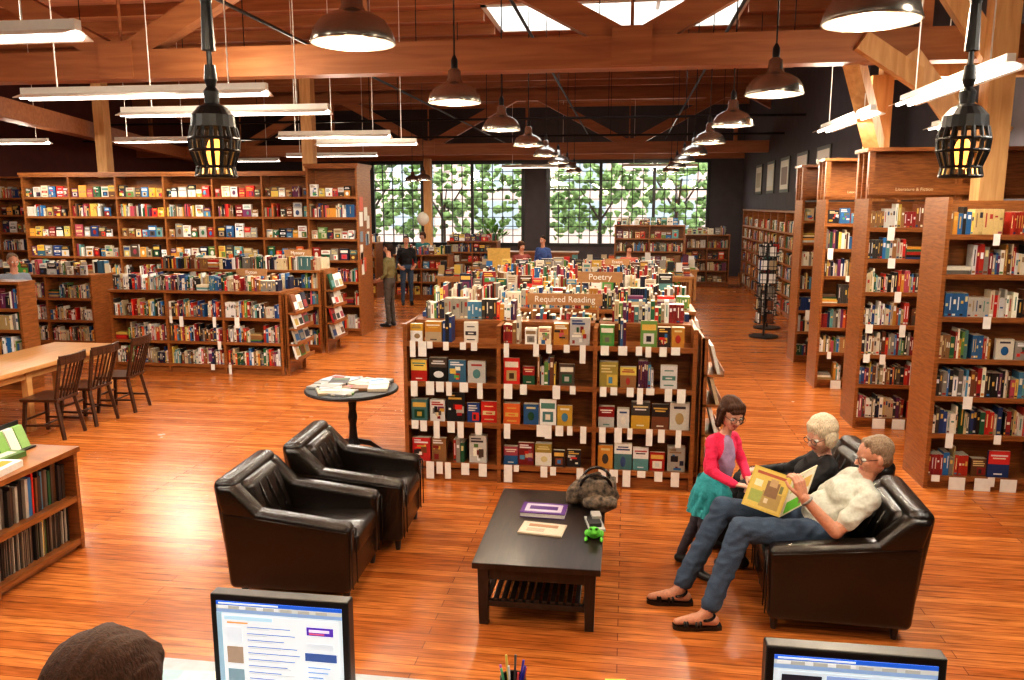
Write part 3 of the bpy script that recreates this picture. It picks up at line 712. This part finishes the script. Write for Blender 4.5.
# ------------------------------------------------------------ central rows of shelves
def sign(parent,txt,x,y,z,w,h,size,rz=0):
    m=MB(); m.box(x-w/2,y-.012,z,x+w/2,y+.012,z+h); m.box(x-w/2+.03,y-.01,z-.16,x-w/2+.05,y+.01,z); m.box(x+w/2-.05,y-.01,z-.16,x+w/2-.03,y+.01,z)
    m.build('sign_board',M_tan,parent); label(parent,txt,(x,y-.016,z+h/2),size,M_paper)
L4=[.17,.57,.95,1.33]
r1=bookshelf('bookshelf',(-2.03,7.15,0),0,3,.885,1.50,.33,L4,['f','f','f','f'],double=True,top=False,detail=True,tags=.9,gap=(.075,.17))
sign(r1,'Required Reading',1.45,.5,1.64,.72,.11,.082)
def bookrow(m,x0,x1,y,z):
    m.tf=Matrix.Translation((0,y,0)); spines(m,x0,x1,z,.22,True,.025,.14,.2); m.tf=None
w=MB(); w.box(0,.30,1.47,2.655,.62,1.50); w.build('top_ledge',M_shelf,r1)
b=MB(); bookrow(b,.1,1.0,.36,1.5); bookrow(b,1.9,2.6,.36,1.5); b.build('books_top',M_book,r1)
def magrack(loc,rz,W,H,n,z0=.25):
    e=empty('magazine_rack',loc,rz); w=MB(); b=MB()
    w.box(0,.14,0,.025,.2,H); w.box(W-.025,.14,0,W,.2,H); w.box(0,.17,.1,W,.19,H)
    for i in range(n):
        z=z0+(H-z0-.05)*i/n
        w.box(0,.0,z-.02,W,.18,z); w.box(0,-.01,z-.02,W,.0,z+.04)
        x=.03
        while x<W-.18:
            ww=U(.15,.2); c=rc() if R()<.5 else (.85,.83,.78); hh=U(.22,.28)
            b.hexa([(x,.02,z),(x+ww,.02,z),(x+ww,.05,z),(x,.05,z),(x,.09,z+hh),(x+ww,.09,z+hh),(x+ww,.12,z+hh),(x,.12,z+hh)],0,c)
            b.hexa([(x+.02,.03,z+hh*.2),(x+ww-.02,.03,z+hh*.2),(x+ww-.02,.032,z+hh*.2),(x+.02,.032,z+hh*.2),(x+.02,.0585,z+hh*.6),(x+ww-.02,.0585,z+hh*.6),(x+ww-.02,.0605,z+hh*.6),(x+.02,.0605,z+hh*.6)],0,rc())
            x+=ww+.015
    w.build('frame',M_shelf,e); b.build('magazines',M_book,e)
magrack((.88,7.20,0),math.pi/2,.6,1.42,4)
ys=[9.05,10.95,12.85,14.75,16.6]
for i,y in enumerate(ys):
    h=(1.38,1.36,1.36,1.3,1.2)[i]
    r=bookshelf('bookshelf',(-2.35 if i else -2.25,y,0),0,3,1.0,h,.32,[.14,.5,.82,1.1],['s','s','s','f'],double=True,top=True,detail=(i<2),topbooks=('sb','fb','s','f','s')[i])
    if i==0: sign(r,'Poetry',1.95,.32,1.70,.52,.12,.10)
    if i==2: sign(r,'Essays',2.2,.32,1.62,.4,.10,.07)
    magrack((.9,y+.02,0),math.pi/2,.6,h-.04,4)

# ------------------------------------------------------------ right ranges
LT=[.12,.52,.87,1.22,1.60,1.98,2.33]
def rng(y,x,top,det):
    r=bookshelf('bookcase',(x,y,0),0,2,.94,2.66,.27,LT,['h','s','s','h','s','s','m'],double=True,top=False,detail=det,tags=.3 if det else .1)
    if top:
        m=MB()
        for xx in (0,.94,1.86): m.box(xx-.03,.03,2.66,xx+.03,.10,3.20); m.box(xx-.03,.44,2.66,xx+.03,.51,3.20)
        m.box(-.06,.0,3.18,1.9,.54,3.22); m.box(-.03,-.02,2.70,1.9,.0,2.82); m.box(-.03,.26,2.66,1.88,.28,3.18)
        m.build('canopy',M_shelf,r)
        label(r,'Literature & Fiction',(.45,-.022,2.76),.05,M_signtxt)
    g=MB()
    for k in range(3): g.box(.2+k*.22,-.02,.0,.2+k*.22+.14,-.016,.12)
    g.build('floor_cards',M_paper,r)
    return r
rng(7.57,2.79,False,True); rng(9.62,2.70,True,True); rng(11.7,2.72,True,False); rng(13.6,2.80,True,False)
bookshelf('bookcase',(3.66,26.6,0),-math.pi/2,9,1.0,2.4,.36,[.12,.5,.87,1.22,1.58,1.95],['s','m'],top=True)
def poster(x,y,z,w,h,facing='y'):
    m=MB()
    if facing=='y':
        m.box(x,y-.02,z,x+w,y,z+h,0,(.8,.78,.7)); 
        for i in range(3):
            for j in range(4): m.box(x+w*(.1+.29*i),y-.023,z+h*(.08+.22*j),x+w*(.3+.29*i),y-.019,z+h*(.22+.22*j),0,rc())
    else:
        m.box(x-.03,y,z,x,y+w,z+h,0,(.05,.04,.03)); m.box(x-.034,y+.08,z+.08,x-.028,y+w-.08,z+h-.08,0,(.7,.62,.5)); m.box(x-.036,y+.2,z+.2,x-.03,y+w-.2,z+h-.25,0,rc())
    m.build('wall_poster',M_book)
poster(4.02+.05,YJ,2.25,.5,.75)
for i in range(5): poster(XR2,17.3+i*2.1,2.9,1.2,.9,'x')
def spinner(x,y):
    e=empty('book_spinner_rack',(x,y,0)); m=MB(); b=MB()
    m.cyl((0,0,0),(0,0,.03),.28,.28,20); m.cyl((0,0,0),(0,0,1.85),.022,.022,10)
    for lv in range(6):
        z=.28+lv*.26
        for s in range(4):
            m.tf=Matrix.Rotation(s*math.pi/2,4,'Z'); b.tf=m.tf
            for xx in (-.15,-.05,.05,.15): m.cyl((xx,.1,z),(xx,.2,z+.02),.006,.006,5); m.cyl((xx,.1,z),(xx,.1,z+.24),.006,.006,5)
            m.cyl((-.16,.2,z+.02),(.16,.2,z+.02),.006,.006,5); m.cyl((-.16,.2,z+.09),(.16,.2,z+.09),.006,.006,5); m.cyl((-.16,.1,z+.2),(.16,.1,z+.2),.006,.006,5)
            for q in (-1,1):
                if R()<.7: b.box(q*.08-.055,.12,z+.02,q*.08+.055,.15,z+.2,0,(.75,.73,.7) if R()<.5 else rc())
    m.tf=b.tf=None
    m.build('wire_frame',M_blackp,e); b.build('cards',M_book,e)
spinner(2.98,17.4); spinner(2.72,16.2)

# ------------------------------------------------------------ left side shelving
LW=[.15,.62,1.08,1.50,1.92,2.34,2.74]
bookshelf('bookcase',(-12.7,15.6,0),0,6,1.07,3.16,.34,LW,['s','s','m','f','f','h','f'],top=True,crown=.05,detail=False)
tc_=bookshelf('bookcase',(-6.2,15.15,0),0,1,1.0,3.28,.4,LW,['m','m','m','f','f','m','f'],double=True,top=True,crown=.05)
m=MB()
for i in range(11):
    y0=U(.05,.5); z0=U(.9,2.5); m.box(1.019,y0,z0,1.023,y0+U(.14,.22),z0+U(.2,.3),0,random.choice([(.85,.82,.76),(.8,.78,.7),(.6,.1,.05),(.2,.3,.4)]))
m.build('flyers',M_book,tc_)
bookshelf('bookcase',(-16,17.5,0),0,3,1.05,3.2,.34,LW,['s','m','f'],top=True)
bookshelf('bookcase',(-15.4,12.2,0),0,2,1.05,2.9,.34,LW[:6],['s','m','f'],top=True)
s1=bookshelf('bookshelf',(-7.96,11.4,0),0,3,.93,1.25,.33,[.14,.50,.88],['s','s','s'],double=True,top=True,detail=True,topbooks='sb',tags=.25)
sign(s1,'Fiction',2.2,.33,1.5,.5,.11,.07)
s2=bookshelf('bookshelf',(-8.3,13.3,0),0,3,1.0,1.42,.33,[.14,.5,.86,1.14],['s','s','s'],double=True,top=True,topbooks='sb')
sign(s2,'Mystery',2.5,.33,1.68,.5,.12,.08)
magrack((-4.93,11.42,0),math.pi/2,.64,1.25,4); magrack((-5.05,13.32,0),math.pi/2,.64,1.45,4)
s3=bookshelf('bookshelf',(-11.3,13.1,0),0,2,.9,1.3,.33,[.14,.52,.92],['s','s','s'],double=True,top=True,topbooks='fb',detail=True)
s4=bookshelf('bookshelf',(-9.24,9.95,0),0,1,.92,1.5,.30,[.14,.5,.86,1.16],['s'],double=False,top=True)
bookshelf('bookshelf',(-13.1,10.2,0),.12,2,.95,1.35,.33,[.14,.52,.92],['s','s','s'],double=True,top=True,topbooks='fb')
bookshelf('bookshelf',(-6.3,21.3,0),0,2,.75,1.2,.32,[.14,.5,.86],['m'],double=True,topbooks='fb')
bookshelf('bookshelf',(-5.4,24.0,0),0,2,.75,1.45,.32,[.14,.5,.86,1.16],['m'],double=True,topbooks='fb')
bookshelf('bookshelf',(-.35,24.0,0),0,2,1.0,1.95,.34,[.14,.5,.86,1.22,1.6],['f','m'],double=True,topbooks='f')
bookshelf('bookshelf',(1.85,26.2,0),0,2,.68,1.6,.34,[.14,.5,.86,1.22],['f','m'],double=True,topbooks='f')
bookshelf('bookshelf',(-9.6,21.5,0),0,3,.9,1.5,.32,[.14,.5,.86,1.16],['m'],double=True,topbooks='fb')
def display(x,y,w,d,h=.85):
    e=empty('display_table',(x,y,0)); m=MB(); m.box(-w/2,-d/2,h-.05,w/2,d/2,h)
    m.box(-w/2+.05,-d/2+.05,h-.14,w/2-.05,d/2-.05,h-.05)
    for a in (-1,1):
        for b in (-1,1): m.box(a*(w/2-.09)-.035,b*(d/2-.09)-.035,0,a*(w/2-.09)+.035,b*(d/2-.09)+.035,h-.05)
    m.build('table',M_tablew,e); b=MB(); xx=-w/2+.06
    while xx<w/2-.2:
        yy=-d/2+.06
        while yy<d/2-.22:
            z=h
            for k in range(random.randint(1,6)):
                t=U(.02,.04); c=rc(); b.box(xx,yy,z,xx+.15,yy+.2,z+t,0,c,c); z+=t
            if R()<.35: b.box(xx,yy+.08,z,xx+.15,yy+.11,z+.22,0,rc())
            yy+=.26
        xx+=.2
    b.build('book_stacks',M_book,e)
for x,y in ((-3.9,19.6),(-1.2,20.2),(.9,20.4),(-3.6,22.6),(-1.0,22.2),(-7.9,19),(1.2,22.6)): display(x,y,1.5,.9)
single('sales_counter',lambda m:(m.box(-4.6,25.8,0,-1.6,26.5,1.02),m.box(-4.65,25.72,1.02,-1.55,26.55,1.07),m.box(-4.5,25.79,.15,-3.2,25.8,.9),m.box(-3.0,25.79,.15,-1.7,25.8,.9)),M_shelf)
def panel(x,y):
    e=empty('display_panel',(x,y,0)); m=MB(); m.box(-.3,-.02,.25,.3,.02,1.45); m.box(-.3,-.15,0,-.26,.15,.25); m.box(.26,-.15,0,.3,.15,.25); m.build('board',simple('yellow_board',(.75,.48,.12),.6),e)
panel(-3.35,21.0)
def globe(x,y):
    e=empty('globe_floor_lamp',(x,y,0)); m=MB(); m.cyl((0,0,0),(0,0,.03),.18,.18,20); m.cyl((0,0,0),(0,0,1.9),.02,.02,10); m.build('stand',M_black,e)
    b=MB(); b.sphere((0,0,2.1),.24,0,20,14); b.build('globe',M_white,e,smooth=True)
globe(-6.9,27)
def plant(x,y,z):
    e=empty('potted_plant',(x,y,z)); m=MB(); m.lathe([(0,0),(.14,0),(.18,.3),(.16,.3),(.15,.24),(0,.24)]); m.build('pot',M_tan,e); f=MB()
    for i in range(40):
        a=U(0,6.28); l=U(.3,.65); t=U(.3,1.2); p=Vector((0,0,.25)); q=p+Vector((math.cos(a)*l*math.sin(t),math.sin(a)*l*math.sin(t),l*math.cos(t)+.1))
        f.bar(p,q,.012,.006); s=(q-p).normalized(); k=s.cross(Vector((0,0,1))).normalized()*.07
        f.add([tuple(q-s*.1),tuple(q+k),tuple(q+s*.15),tuple(q-k)],[(0,1,2,3)])
    f.build('leaves',M_green,e)
plant(-4.3,26.1,1.072)

# ------------------------------------------------------------ library table, chairs
def ltable():
    e=empty('reading_table',(-7.17,8.1,0)); m=MB(); m.box(-.47,-1.6,.71,.47,1.6,.76); m.box(-.40,-1.5,.62,.40,1.5,.71)
    for a in (-.38,.38):
        for b in (-1.45,0,1.45): m.bar((a,b,0),(a,b,.71),.08,.08)
    m.build('top_and_legs',M_tablew,e,bevel=.006)
ltable()
def dchair(x,y,rz):
    e=empty('dining_chair',(x,y,0),rz); m=MB()
    m.hexa([(-.21,-.22,.43),(.20,-.19,.43),(.20,.19,.43),(-.21,.22,.43),(-.22,-.23,.465),(.21,-.2,.465),(.21,.2,.465),(-.22,.23,.465)])
    for s in (-1,1):
        m.bar((-.18,s*.18,.43),(-.22,s*.21,0),.036,.036); m.bar((.17,s*.16,.43),(.25,s*.19,0),.036,.036)
        m.bar((-.20,s*.195,.16),(.21,s*.175,.16),.02,.025); m.bar((.18,s*.17,.46),(.25,s*.2,.72),.035,.035); m.bar((.25,s*.2,.72),(.30,s*.22,.93),.035,.03)
    m.bar((-.2,-.19,.22),(-.2,.19,.22),.02,.025); m.bar((.0,-.18,.16),(.0,.18,.16),.02,.02)
    N=8
    for i in range(N):
        a=-.23+.46*i/N;b=-.23+.46*(i+1)/N
        f=lambda t:.30+.05*(1-(t/.23)**2)
        m.bar((f(a),a,.91),(f(b),b,.91),.03,.10)
    for i in range(5):
        t=-.13+.065*i; m.bar((.19,t*.9,.46),(.29+.04*(1-(t/.23)**2),t,.88),.014,.02)
    m.build('frame',M_chairw,e,bevel=.004)
dchair(-6.36,9.2,.1); dchair(-6.40,8.58,-.05); dchair(-6.42,8.0,.06)

# ------------------------------------------------------------ round table
def rtable(x,y):
    e=empty('round_side_table',(x,y,0)); m=MB()
    m.lathe([(0,.68),(.42,.68),(.475,.70),(.48,.715),(.47,.73),(0,.73)],seg=40)
    m.lathe([(.0,.68),(.1,.68),(.05,.62),(.035,.5),(.05,.42),(.035,.34),(.045,.2),(.07,.12),(.0,.1)],seg=16)
    for k in range(3):
        t=k*2.094+.5; c,s=math.cos(t),math.sin(t)
        m.bar((.03*c,.03*s,.16),(.18*c,.18*s,.12),.04,.05); m.bar((.17*c,.17*s,.125),(.3*c,.3*s,.02),.035,.04)
    m.build('pedestal_table',M_black,e,smooth=False)
    b=MB()
    for i in range(24):
        cx,cy,rt=U(-.33,.33),U(-.28,.28),U(-.5,.5)
        b.tf=Matrix.Translation((cx,cy,.73+.001))@Matrix.Rotation(rt,4,'Z'); c=random.choice([(.7,.68,.62),(.6,.55,.45),(.4,.45,.5),(.3,.3,.28),rc(),rc()])
        hh=U(.004,.04); b.box(-.1,-.13,0,.1,.13,hh,0,c); b.box(-.07,.02,hh,.07,.1,hh+.001,0,rc())
    b.tf=None; b.build('magazines',M_book,e)
rtable(-2.78,7.75)

# ------------------------------------------------------------ armchairs
def armchair(x,y,rz):
    e=empty('leather_armchair',(x,y,0),rz)
    part('base',e,bx(-.38,-.34,.08,.40,.34,.31),M_leather,.02)
    part('seat_cushion',e,[(-.24,-.245,.29),(.43,-.245,.29),(.43,.245,.29),(-.24,.245,.29),(-.24,-.245,.43),(.43,-.245,.455),(.43,.245,.455),(-.24,.245,.43)],M_leather,.05,5)
    for s in (-1,1):
        a,b=sorted((s*.235,s*.375))
        part('arm',e,[(-.42,a,.08),(.41,a,.08),(.41,b,.08),(-.42,b,.08),(-.46,a,.66),(.42,a,.55),(.42,b,.55),(-.46,b,.66)],M_leather,.045,5)
        part('shoulder',e,[(-.44,a,.55),(-.12,a,.55),(-.12,b,.55),(-.44,b,.55),(-.495,a,.79),(-.36,a,.80),(-.36,b,.80),(-.495,b,.79)],M_leather,.045,5)
        m=MB(); yy=s*.305
        P=[(.425,yy-.05,.12),(.425,yy-.05,.50),(.428,yy,.525),(.425,yy+.05,.50),(.425,yy+.05,.12)]
        for p,q in zip(P,P[1:]): m.cyl(p,q,.005,.005,6)
        m.cyl((-.38,s*.376,.60),(.40,s*.376,.51),.004,.004,6)
        m.build('piping',M_leather,e,smooth=True)
    part('back',e,[(-.42,-.36,.08),(-.24,-.36,.08),(-.24,.36,.08),(-.42,.36,.08),(-.515,-.355,.82),(-.36,-.355,.84),(-.36,.355,.84),(-.515,.355,.82)],M_leather,.055,5)
    part('back_cushion',e,[(-.34,-.245,.40),(-.17,-.245,.40),(-.17,.245,.40),(-.34,.245,.40),(-.44,-.25,.78),(-.30,-.25,.79),(-.30,.25,.79),(-.44,.25,.78)],M_leather,.06,5)
    m=MB()
    for yy in (-.12,0,.12): m.cyl((-.172,yy,.46),(-.282,yy,.74),.005,.005,6)
    for yy in (-.12,0,.12):
        for t in (.25,.7): m.sphere((-.17-.11*t-.002,yy,.42+.34*t),(.010,.014,.014),0,10,6)
    m.build('tufting',M_leather,e,smooth=True)
    m=MB()
    for a in (-.34,.36):
        for b in (-.3,.3): m.cyl((a,b,0),(a,b,.09),.018,.028,10)
    m.build('legs',M_dark,e)
    return e
armchair(-2.15,5.02,.03); armchair(-2.05,5.86,.05)
armchair(1.33,5.08,math.pi-.04); armchair(1.36,5.95,math.pi+.12)

# ------------------------------------------------------------ coffee table
def ctable():
    e=empty('coffee_table',(-.505,5.2,0)); m=MB(); W=.395;L=.66
    m.box(-W,-L,.385,W,L,.425); m.box(-W+.05,-L+.05,.30,-W+.075,L-.05,.385); m.box(W-.075,-L+.05,.30,W-.05,L-.05,.385)
    m.box(-W+.05,-L+.05,.30,W-.05,-L+.075,.385); m.box(-W+.05,L-.075,.30,W-.05,L-.05,.385)
    for a in (-1,1):
        for b in (-1,1):
            x=a*(W-.065);y=b*(L-.065); m.hexa([(x-.028,y-.028,0),(x+.028,y-.028,0),(x+.028,y+.028,0),(x-.028,y+.028,0),(x-.036,y-.036,.385),(x+.036,y-.036,.385),(x+.036,y+.036,.385),(x-.036,y+.036,.385)])
    for a in (-1,1): m.box(a*(W-.065)-.02,-L+.09,.12,a*(W-.065)+.02,L-.09,.16)
    for b in (-1,1): m.box(-W+.09,b*(L-.065)-.02,.12,W-.09,b*(L-.065)+.02,.16)
    for i in range(13):
        x=-W+.09+i*(2*W-.18)/12; m.box(x-.016,-L+.05,.16,x+.016,L-.05,.178)
    m.build('frame',M_dark,e,bevel=.004)
ctable()
def tb(name,x,y,rz,parts,z=.426):
    b=MB()
    for (x0,y0,z0,x1,y1,z1,c) in parts: b.box(x0,y0,z0,x1,y1,z1,0,c)
    return b.build(name,M_book,loc=(x,y,z),rz=rz)
tb('large_book',-.54,5.40,-.05,[(-.16,-.10,0,.16,.10,.004,(.10,.03,.22)),(-.157,-.097,.004,.157,.097,.032,(.78,.74,.70)),(-.16,-.10,.032,.16,.10,.036,(.10,.03,.22)),(-.13,-.07,.036,.13,.07,.038,(.55,.50,.60)),(-.10,-.03,.038,.10,.03,.040,(.08,.02,.18))])
tb('magazine',-.52,5.10,-.12,[(-.15,-.1,0,.15,.1,.01,(.60,.50,.36)),(-.14,-.09,.01,.14,.09,.012,(.62,.55,.42)),(-.1,.02,.012,.1,.06,.0135,(.4,.2,.1)),(-.1,-.06,.012,.02,-.01,.0135,(.45,.36,.26))])
def bag():
    e=empty('woven_handbag',(-.18,5.62,.426)); M_=simple('woven_plaid',(.10,.07,.045),.7,var=.97,scale=30,bump=.6)
    m=MB()
    m.lathe([(0,0),(.12,0),(.16,.05),(.165,.12),(.13,.19),(.10,.21),(.11,.16),(.09,.06),(0,.04)],seg=28)
    m.sphere((.03,-.16,.06),(.13,.10,.06),0,20,12); m.sphere((-.14,.0,.08),(.07,.12,.08),0,20,12)
    vs=[]
    for v in m.v:
        n=noise.noise(Vector(v)*12)*.03; vs.append((v[0]*1.0+n,v[1]*.85+n,max(0,v[2]+n*.8) if v[2]>.01 else max(0,v[2])))
    m.v=vs
    m.build('bag_body',M_,e,smooth=True)
    h=MB(); h.torus((0,-.06,.15),(0,1,.3),.11,.011,20,6,arc=(-1.5,1.5)); h.torus((0,.05,.15),(.2,1,-.4),.11,.011,20,6,arc=(-1.5,1.5)); h.build('handles',M_leather,e,smooth=True)
bag()
def toy():
    e=empty('plush_frog_toy',(-.17,5.02,.426)); m=MB()
    m.sphere((0,0,.035),(.045,.055,.036)); m.sphere((0,-.05,.06),(.035,.03,.028)); m.sphere((-.018,-.06,.088),.012); m.sphere((.018,-.06,.088),.012)
    for s in (-1,1):
        m.sphere((s*.045,.03,.018),(.02,.04,.018)); m.sphere((s*.05,-.05,.01),(.012,.035,.01)); 
        m.sphere((s*.018,-.071,.09),.005,1)
    m.build('frog',[simple('frog_green',(.12,.55,.05),.6),M_black],e,smooth=True)
toy()
tb('folded_scarf',-.17,5.24,.2,[(-.06,-.12,0,.05,.12,.015,(.5,.5,.48)),(-.05,-.08,.015,.03,.06,.04,(.03,.03,.03)),(-.02,.0,.04,.045,.1,.06,(.4,.38,.35))])

# ------------------------------------------------------------ foreground left display shelf
def lfs():
    e=bookshelf('display_bookshelf',(-4.08,1.9,0),math.pi/2,4,.84,.76,.5,[.08,.42],['x','x'],top=True,kick=.05)
    b=MB()
    for z,h in ((.08,.30),(.42,.31)):
        for i in range(4):
            x=i*.84+.03
            while x<(i+1)*.84-.05:
                w=U(.004,.012) if z<.2 else U(.01,.03); hh=h*U(.8,.97); c=random.choice([(.03,.03,.03),(.08,.05,.04),(.25,.2,.15),(.5,.46,.4),(.15,.12,.1),(.04,.03,.03),rc()])
                y=.05+U(0,.03); b.hexa([(x,y,z),(x+w,y,z),(x+w,y+.28,z),(x,y+.28,z),(x+.015,y,z+hh),(x+w+.015,y,z+hh),(x+w+.015,y+.28,z+hh),(x+.015,y+.28,z+hh)],0,c); x+=w+.004
    for i in range(26):
        b.tf=Matrix.Translation((U(.15,3.2),U(.12,.4),.80))@Matrix.Rotation(U(-.3,.3),4,'Z'); hh=U(.01,.06); c=random.choice([(.85,.82,.76),(.75,.7,.6),rc()]); b.box(-.12,-.09,0,.12,.09,hh,0,c); b.box(-.08,-.05,hh,.08,.03,hh+.001,0,rc())
    b.tf=None; b.build('record_sleeves',M_book,e)
    h=empty('card_holder',(-4.42,5.08,.804),math.pi/2); m=MB(); m.box(-.15,-.06,0,.15,.08,.01); m.box(-.15,.07,0,.15,.08,.2); m.build('stand',M_blackp,h)
    c=MB()
    for i in range(3): c.hexa([(-.14+i*.095,-.03,.012),(-.055+i*.095,-.03,.012),(-.055+i*.095,-.0,.012),(-.14+i*.095,.0,.012),(-.14+i*.095,.03,.17),(-.055+i*.095,.03,.17),(-.055+i*.095,.06,.17),(-.14+i*.095,.06,.17)],0,[(.2,.4,.08),(.75,.7,.6),(.25,.45,.12)][i])
    c.build('cards',M_book,h)
lfs()

# ------------------------------------------------------------ staff counter
single('platform',lambda m:m.box(-2.4,-2.5,0,2.6,1.42,ZP),M_shelf)
def desk():
    e=empty('staff_desk'); m=MB(); m.box(-1.45,1.42,ZD-.04,2.2,2.16,ZD); m.build('desktop',M_grey,e,bevel=.005)
    m=MB(); m.box(-1.43,2.1,0,2.18,2.14,ZD-.04); m.box(-1.43,1.45,0,-1.39,2.1,ZD-.04); m.box(2.14,1.45,0,2.18,2.1,ZD-.04); m.box(-1.39,1.45,0,2.14,1.47,ZP)
    m.build('panels',M_shelf,e)
desk()
def monitor(x,y,zt,W,H,web,rz=0):
    e=empty('computer_monitor',(x,y,ZD+.001),rz); zb=zt-ZD-H
    m=MB(); m.box(-W/2,0,zb,W/2,.04,zb+H); m.hexa([(-W*.3,.04,zb+.04),(W*.3,.04,zb+.04),(W*.2,.09,zb+.1),(-W*.2,.09,zb+.1),(-W*.3,.04,zb+H-.04),(W*.3,.04,zb+H-.04),(W*.2,.09,zb+H-.1),(-W*.2,.09,zb+H-.1)])
    m.box(-.03,.05,.01,.03,.09,zb+.08); m.box(-.12,-.05,0,.12,.15,.015)
    m.build('housing',M_blackp,e,bevel=.004)
    s=MB(); a=-W/2+.018;b=W/2-.018;c=zb+.022;d=zb+H-.018; w=b-a;h=d-c
    def q(u0,v0,u1,v1,col,l=1): s.box(a+w*u0,-.0012*l,d-h*v1,a+w*u1,0,d-h*v0,0,col)
    q(0,0,1,1,(.62,.70,.74)); q(0,0,1,.035,(.02,.12,.60),2); q(.02,.01,.5,.024,(.7,.8,.9),3); q(0,.035,1,.075,(.50,.52,.50),2); q(.02,.045,.5,.065,(.75,.75,.75),3); q(0,.075,1,.11,(.25,.37,.58),2)
    for i in range(6): q(.1+i*.14,.04,.1+i*.14+.09,.07,(.4,.4,.37),4)
    if web:
        q(.03,.13,.97,.97,(.74,.78,.80),2); q(.0,.11,.04,1,(.30,.45,.55),3); q(.06,.14,.45,.18,(.45,.65,.78),3); q(.08,.2,.25,.215,(.8,.3,.1),3); q(.72,.2,.93,.28,(.10,.04,.40),3); q(.74,.22,.9,.245,(.8,.7,.85),4); q(.74,.255,.86,.27,(.6,.1,.2),4)
        for i in range(11): q(.24,.24+i*.065,.24+U(.25,.42),.248+i*.065,(.15,.2,.45),3); q(.24,.258+i*.065,.24+U(.15,.4),.264+i*.065,(.45,.45,.45),3)
        q(.07,.45,.2,.62,(.35,.25,.18),3); q(.07,.68,.2,.84,(.2,.3,.35),3); q(.07,.25,.2,.40,(.65,.7,.75),3)
        q(.70,.46,.95,.54,(.05,.1,.3),3); q(.72,.36,.93,.42,(.6,.65,.7),3)
        for i in range(7): q(.72,.6+i*.05,.72+U(.1,.2),.608+i*.05,(.2,.3,.55),4)
    else:
        q(.03,.13,.97,.97,(.62,.70,.75),2); q(.05,.16,.3,.55,(.02,.02,.03),3); q(.33,.15,.9,.2,(.25,.35,.6),3)
        for i in range(8): q(.33,.24+i*.07,.33+U(.3,.6),.255+i*.07,(.3,.3,.4),3)
        q(.05,.6,.3,.9,(.5,.3,.2),3)
    s.build('screen',M_screen,e)
monitor(-.89,1.86,1.573,.385,.325,True); monitor(.505,1.66,1.655,.37,.31,False)
def cup():
    e=empty('pen_cup',(-.29,2.05,ZD)); m=MB(); m.lathe([(0,0),(.035,0),(.038,.10),(.034,.10),(.032,.01),(0,.01)],seg=16); m.build('cup',M_black,e); p=MB()
    for i in range(9):
        a=i*.75; r=.022; x,y=r*math.cos(a),r*math.sin(a); p.cyl((x*.6,y*.6,.012),(x*1.7,y*1.5,.125+.03*R()),.004,.0035,6,col=[(.6,.05,.05),(.05,.05,.5),(.1,.1,.1),(.8,.6,.1),(.5,.1,.4),(.1,.4,.2),(.7,.7,.7),(.6,.05,.05),(.02,.02,.3)][i])
    p.build('pens',M_book,e)
cup()
tb('paper_sheets',-1.25,1.97,.1,[(-.14,-.13,0,.12,.13,.004,(.35,.62,.66)),(-.05,-.12,.004,.14,.12,.008,(.82,.8,.74))],z=ZD+.001)
tb('paper_sheets',-.52,2.0,-.15,[(-.1,-.13,0,.1,.13,.004,(.82,.8,.74)),(-.05,-.08,.004,.06,.1,.006,(.4,.55,.7))],z=ZD+.001)
tb('sticky_notes',0.0,2.1,.1,[(-.03,-.03,0,.03,.03,.07,(.35,.65,.08))],z=ZD+.001)

# ------------------------------------------------------------ world, camera
w=bpy.data.worlds.new('World'); bpy.context.scene.world=w; w.use_nodes=True; nt=w.node_tree; bg=nt.nodes['Background']
bg.inputs['Color'].default_value=(.92,.96,1,1); bg.inputs['Strength'].default_value=5.5
for (a,b) in WX:
    l=bpy.data.lights.new('window_daylight','AREA'); l.shape='RECTANGLE'; l.size=b-a; l.size_y=3; l.energy=1; l.cycles.is_portal=True
    o=bpy.data.objects.new('window_daylight',l); COL.objects.link(o); o.location=((a+b)/2,YB+.3,2.6); o.rotation_euler=(-math.pi/2,0,0)
cam=bpy.data.cameras.new('camera'); cam.lens=28.125; cam.sensor_width=36; cam.clip_end=300
co=bpy.data.objects.new('camera',cam); COL.objects.link(co)
th=math.radians(9.65); ps=math.radians(8.13)
Rv=Vector((math.cos(ps),math.sin(ps),0)); Fv=Vector((-math.sin(ps)*math.cos(th),math.cos(ps)*math.cos(th),-math.sin(th))); Uv=Rv.cross(Fv)
mt=Matrix((Rv,Uv,-Fv)).transposed().to_4x4(); mt.translation=(0,0,2.6); co.matrix_world=mt
bpy.context.scene.camera=co
sc=bpy.context.scene
sc.view_settings.view_transform='Standard'; sc.view_settings.look='None'; sc.view_settings.exposure=-.12
try: sc.view_settings.look='Medium High Contrast'
except Exception: pass
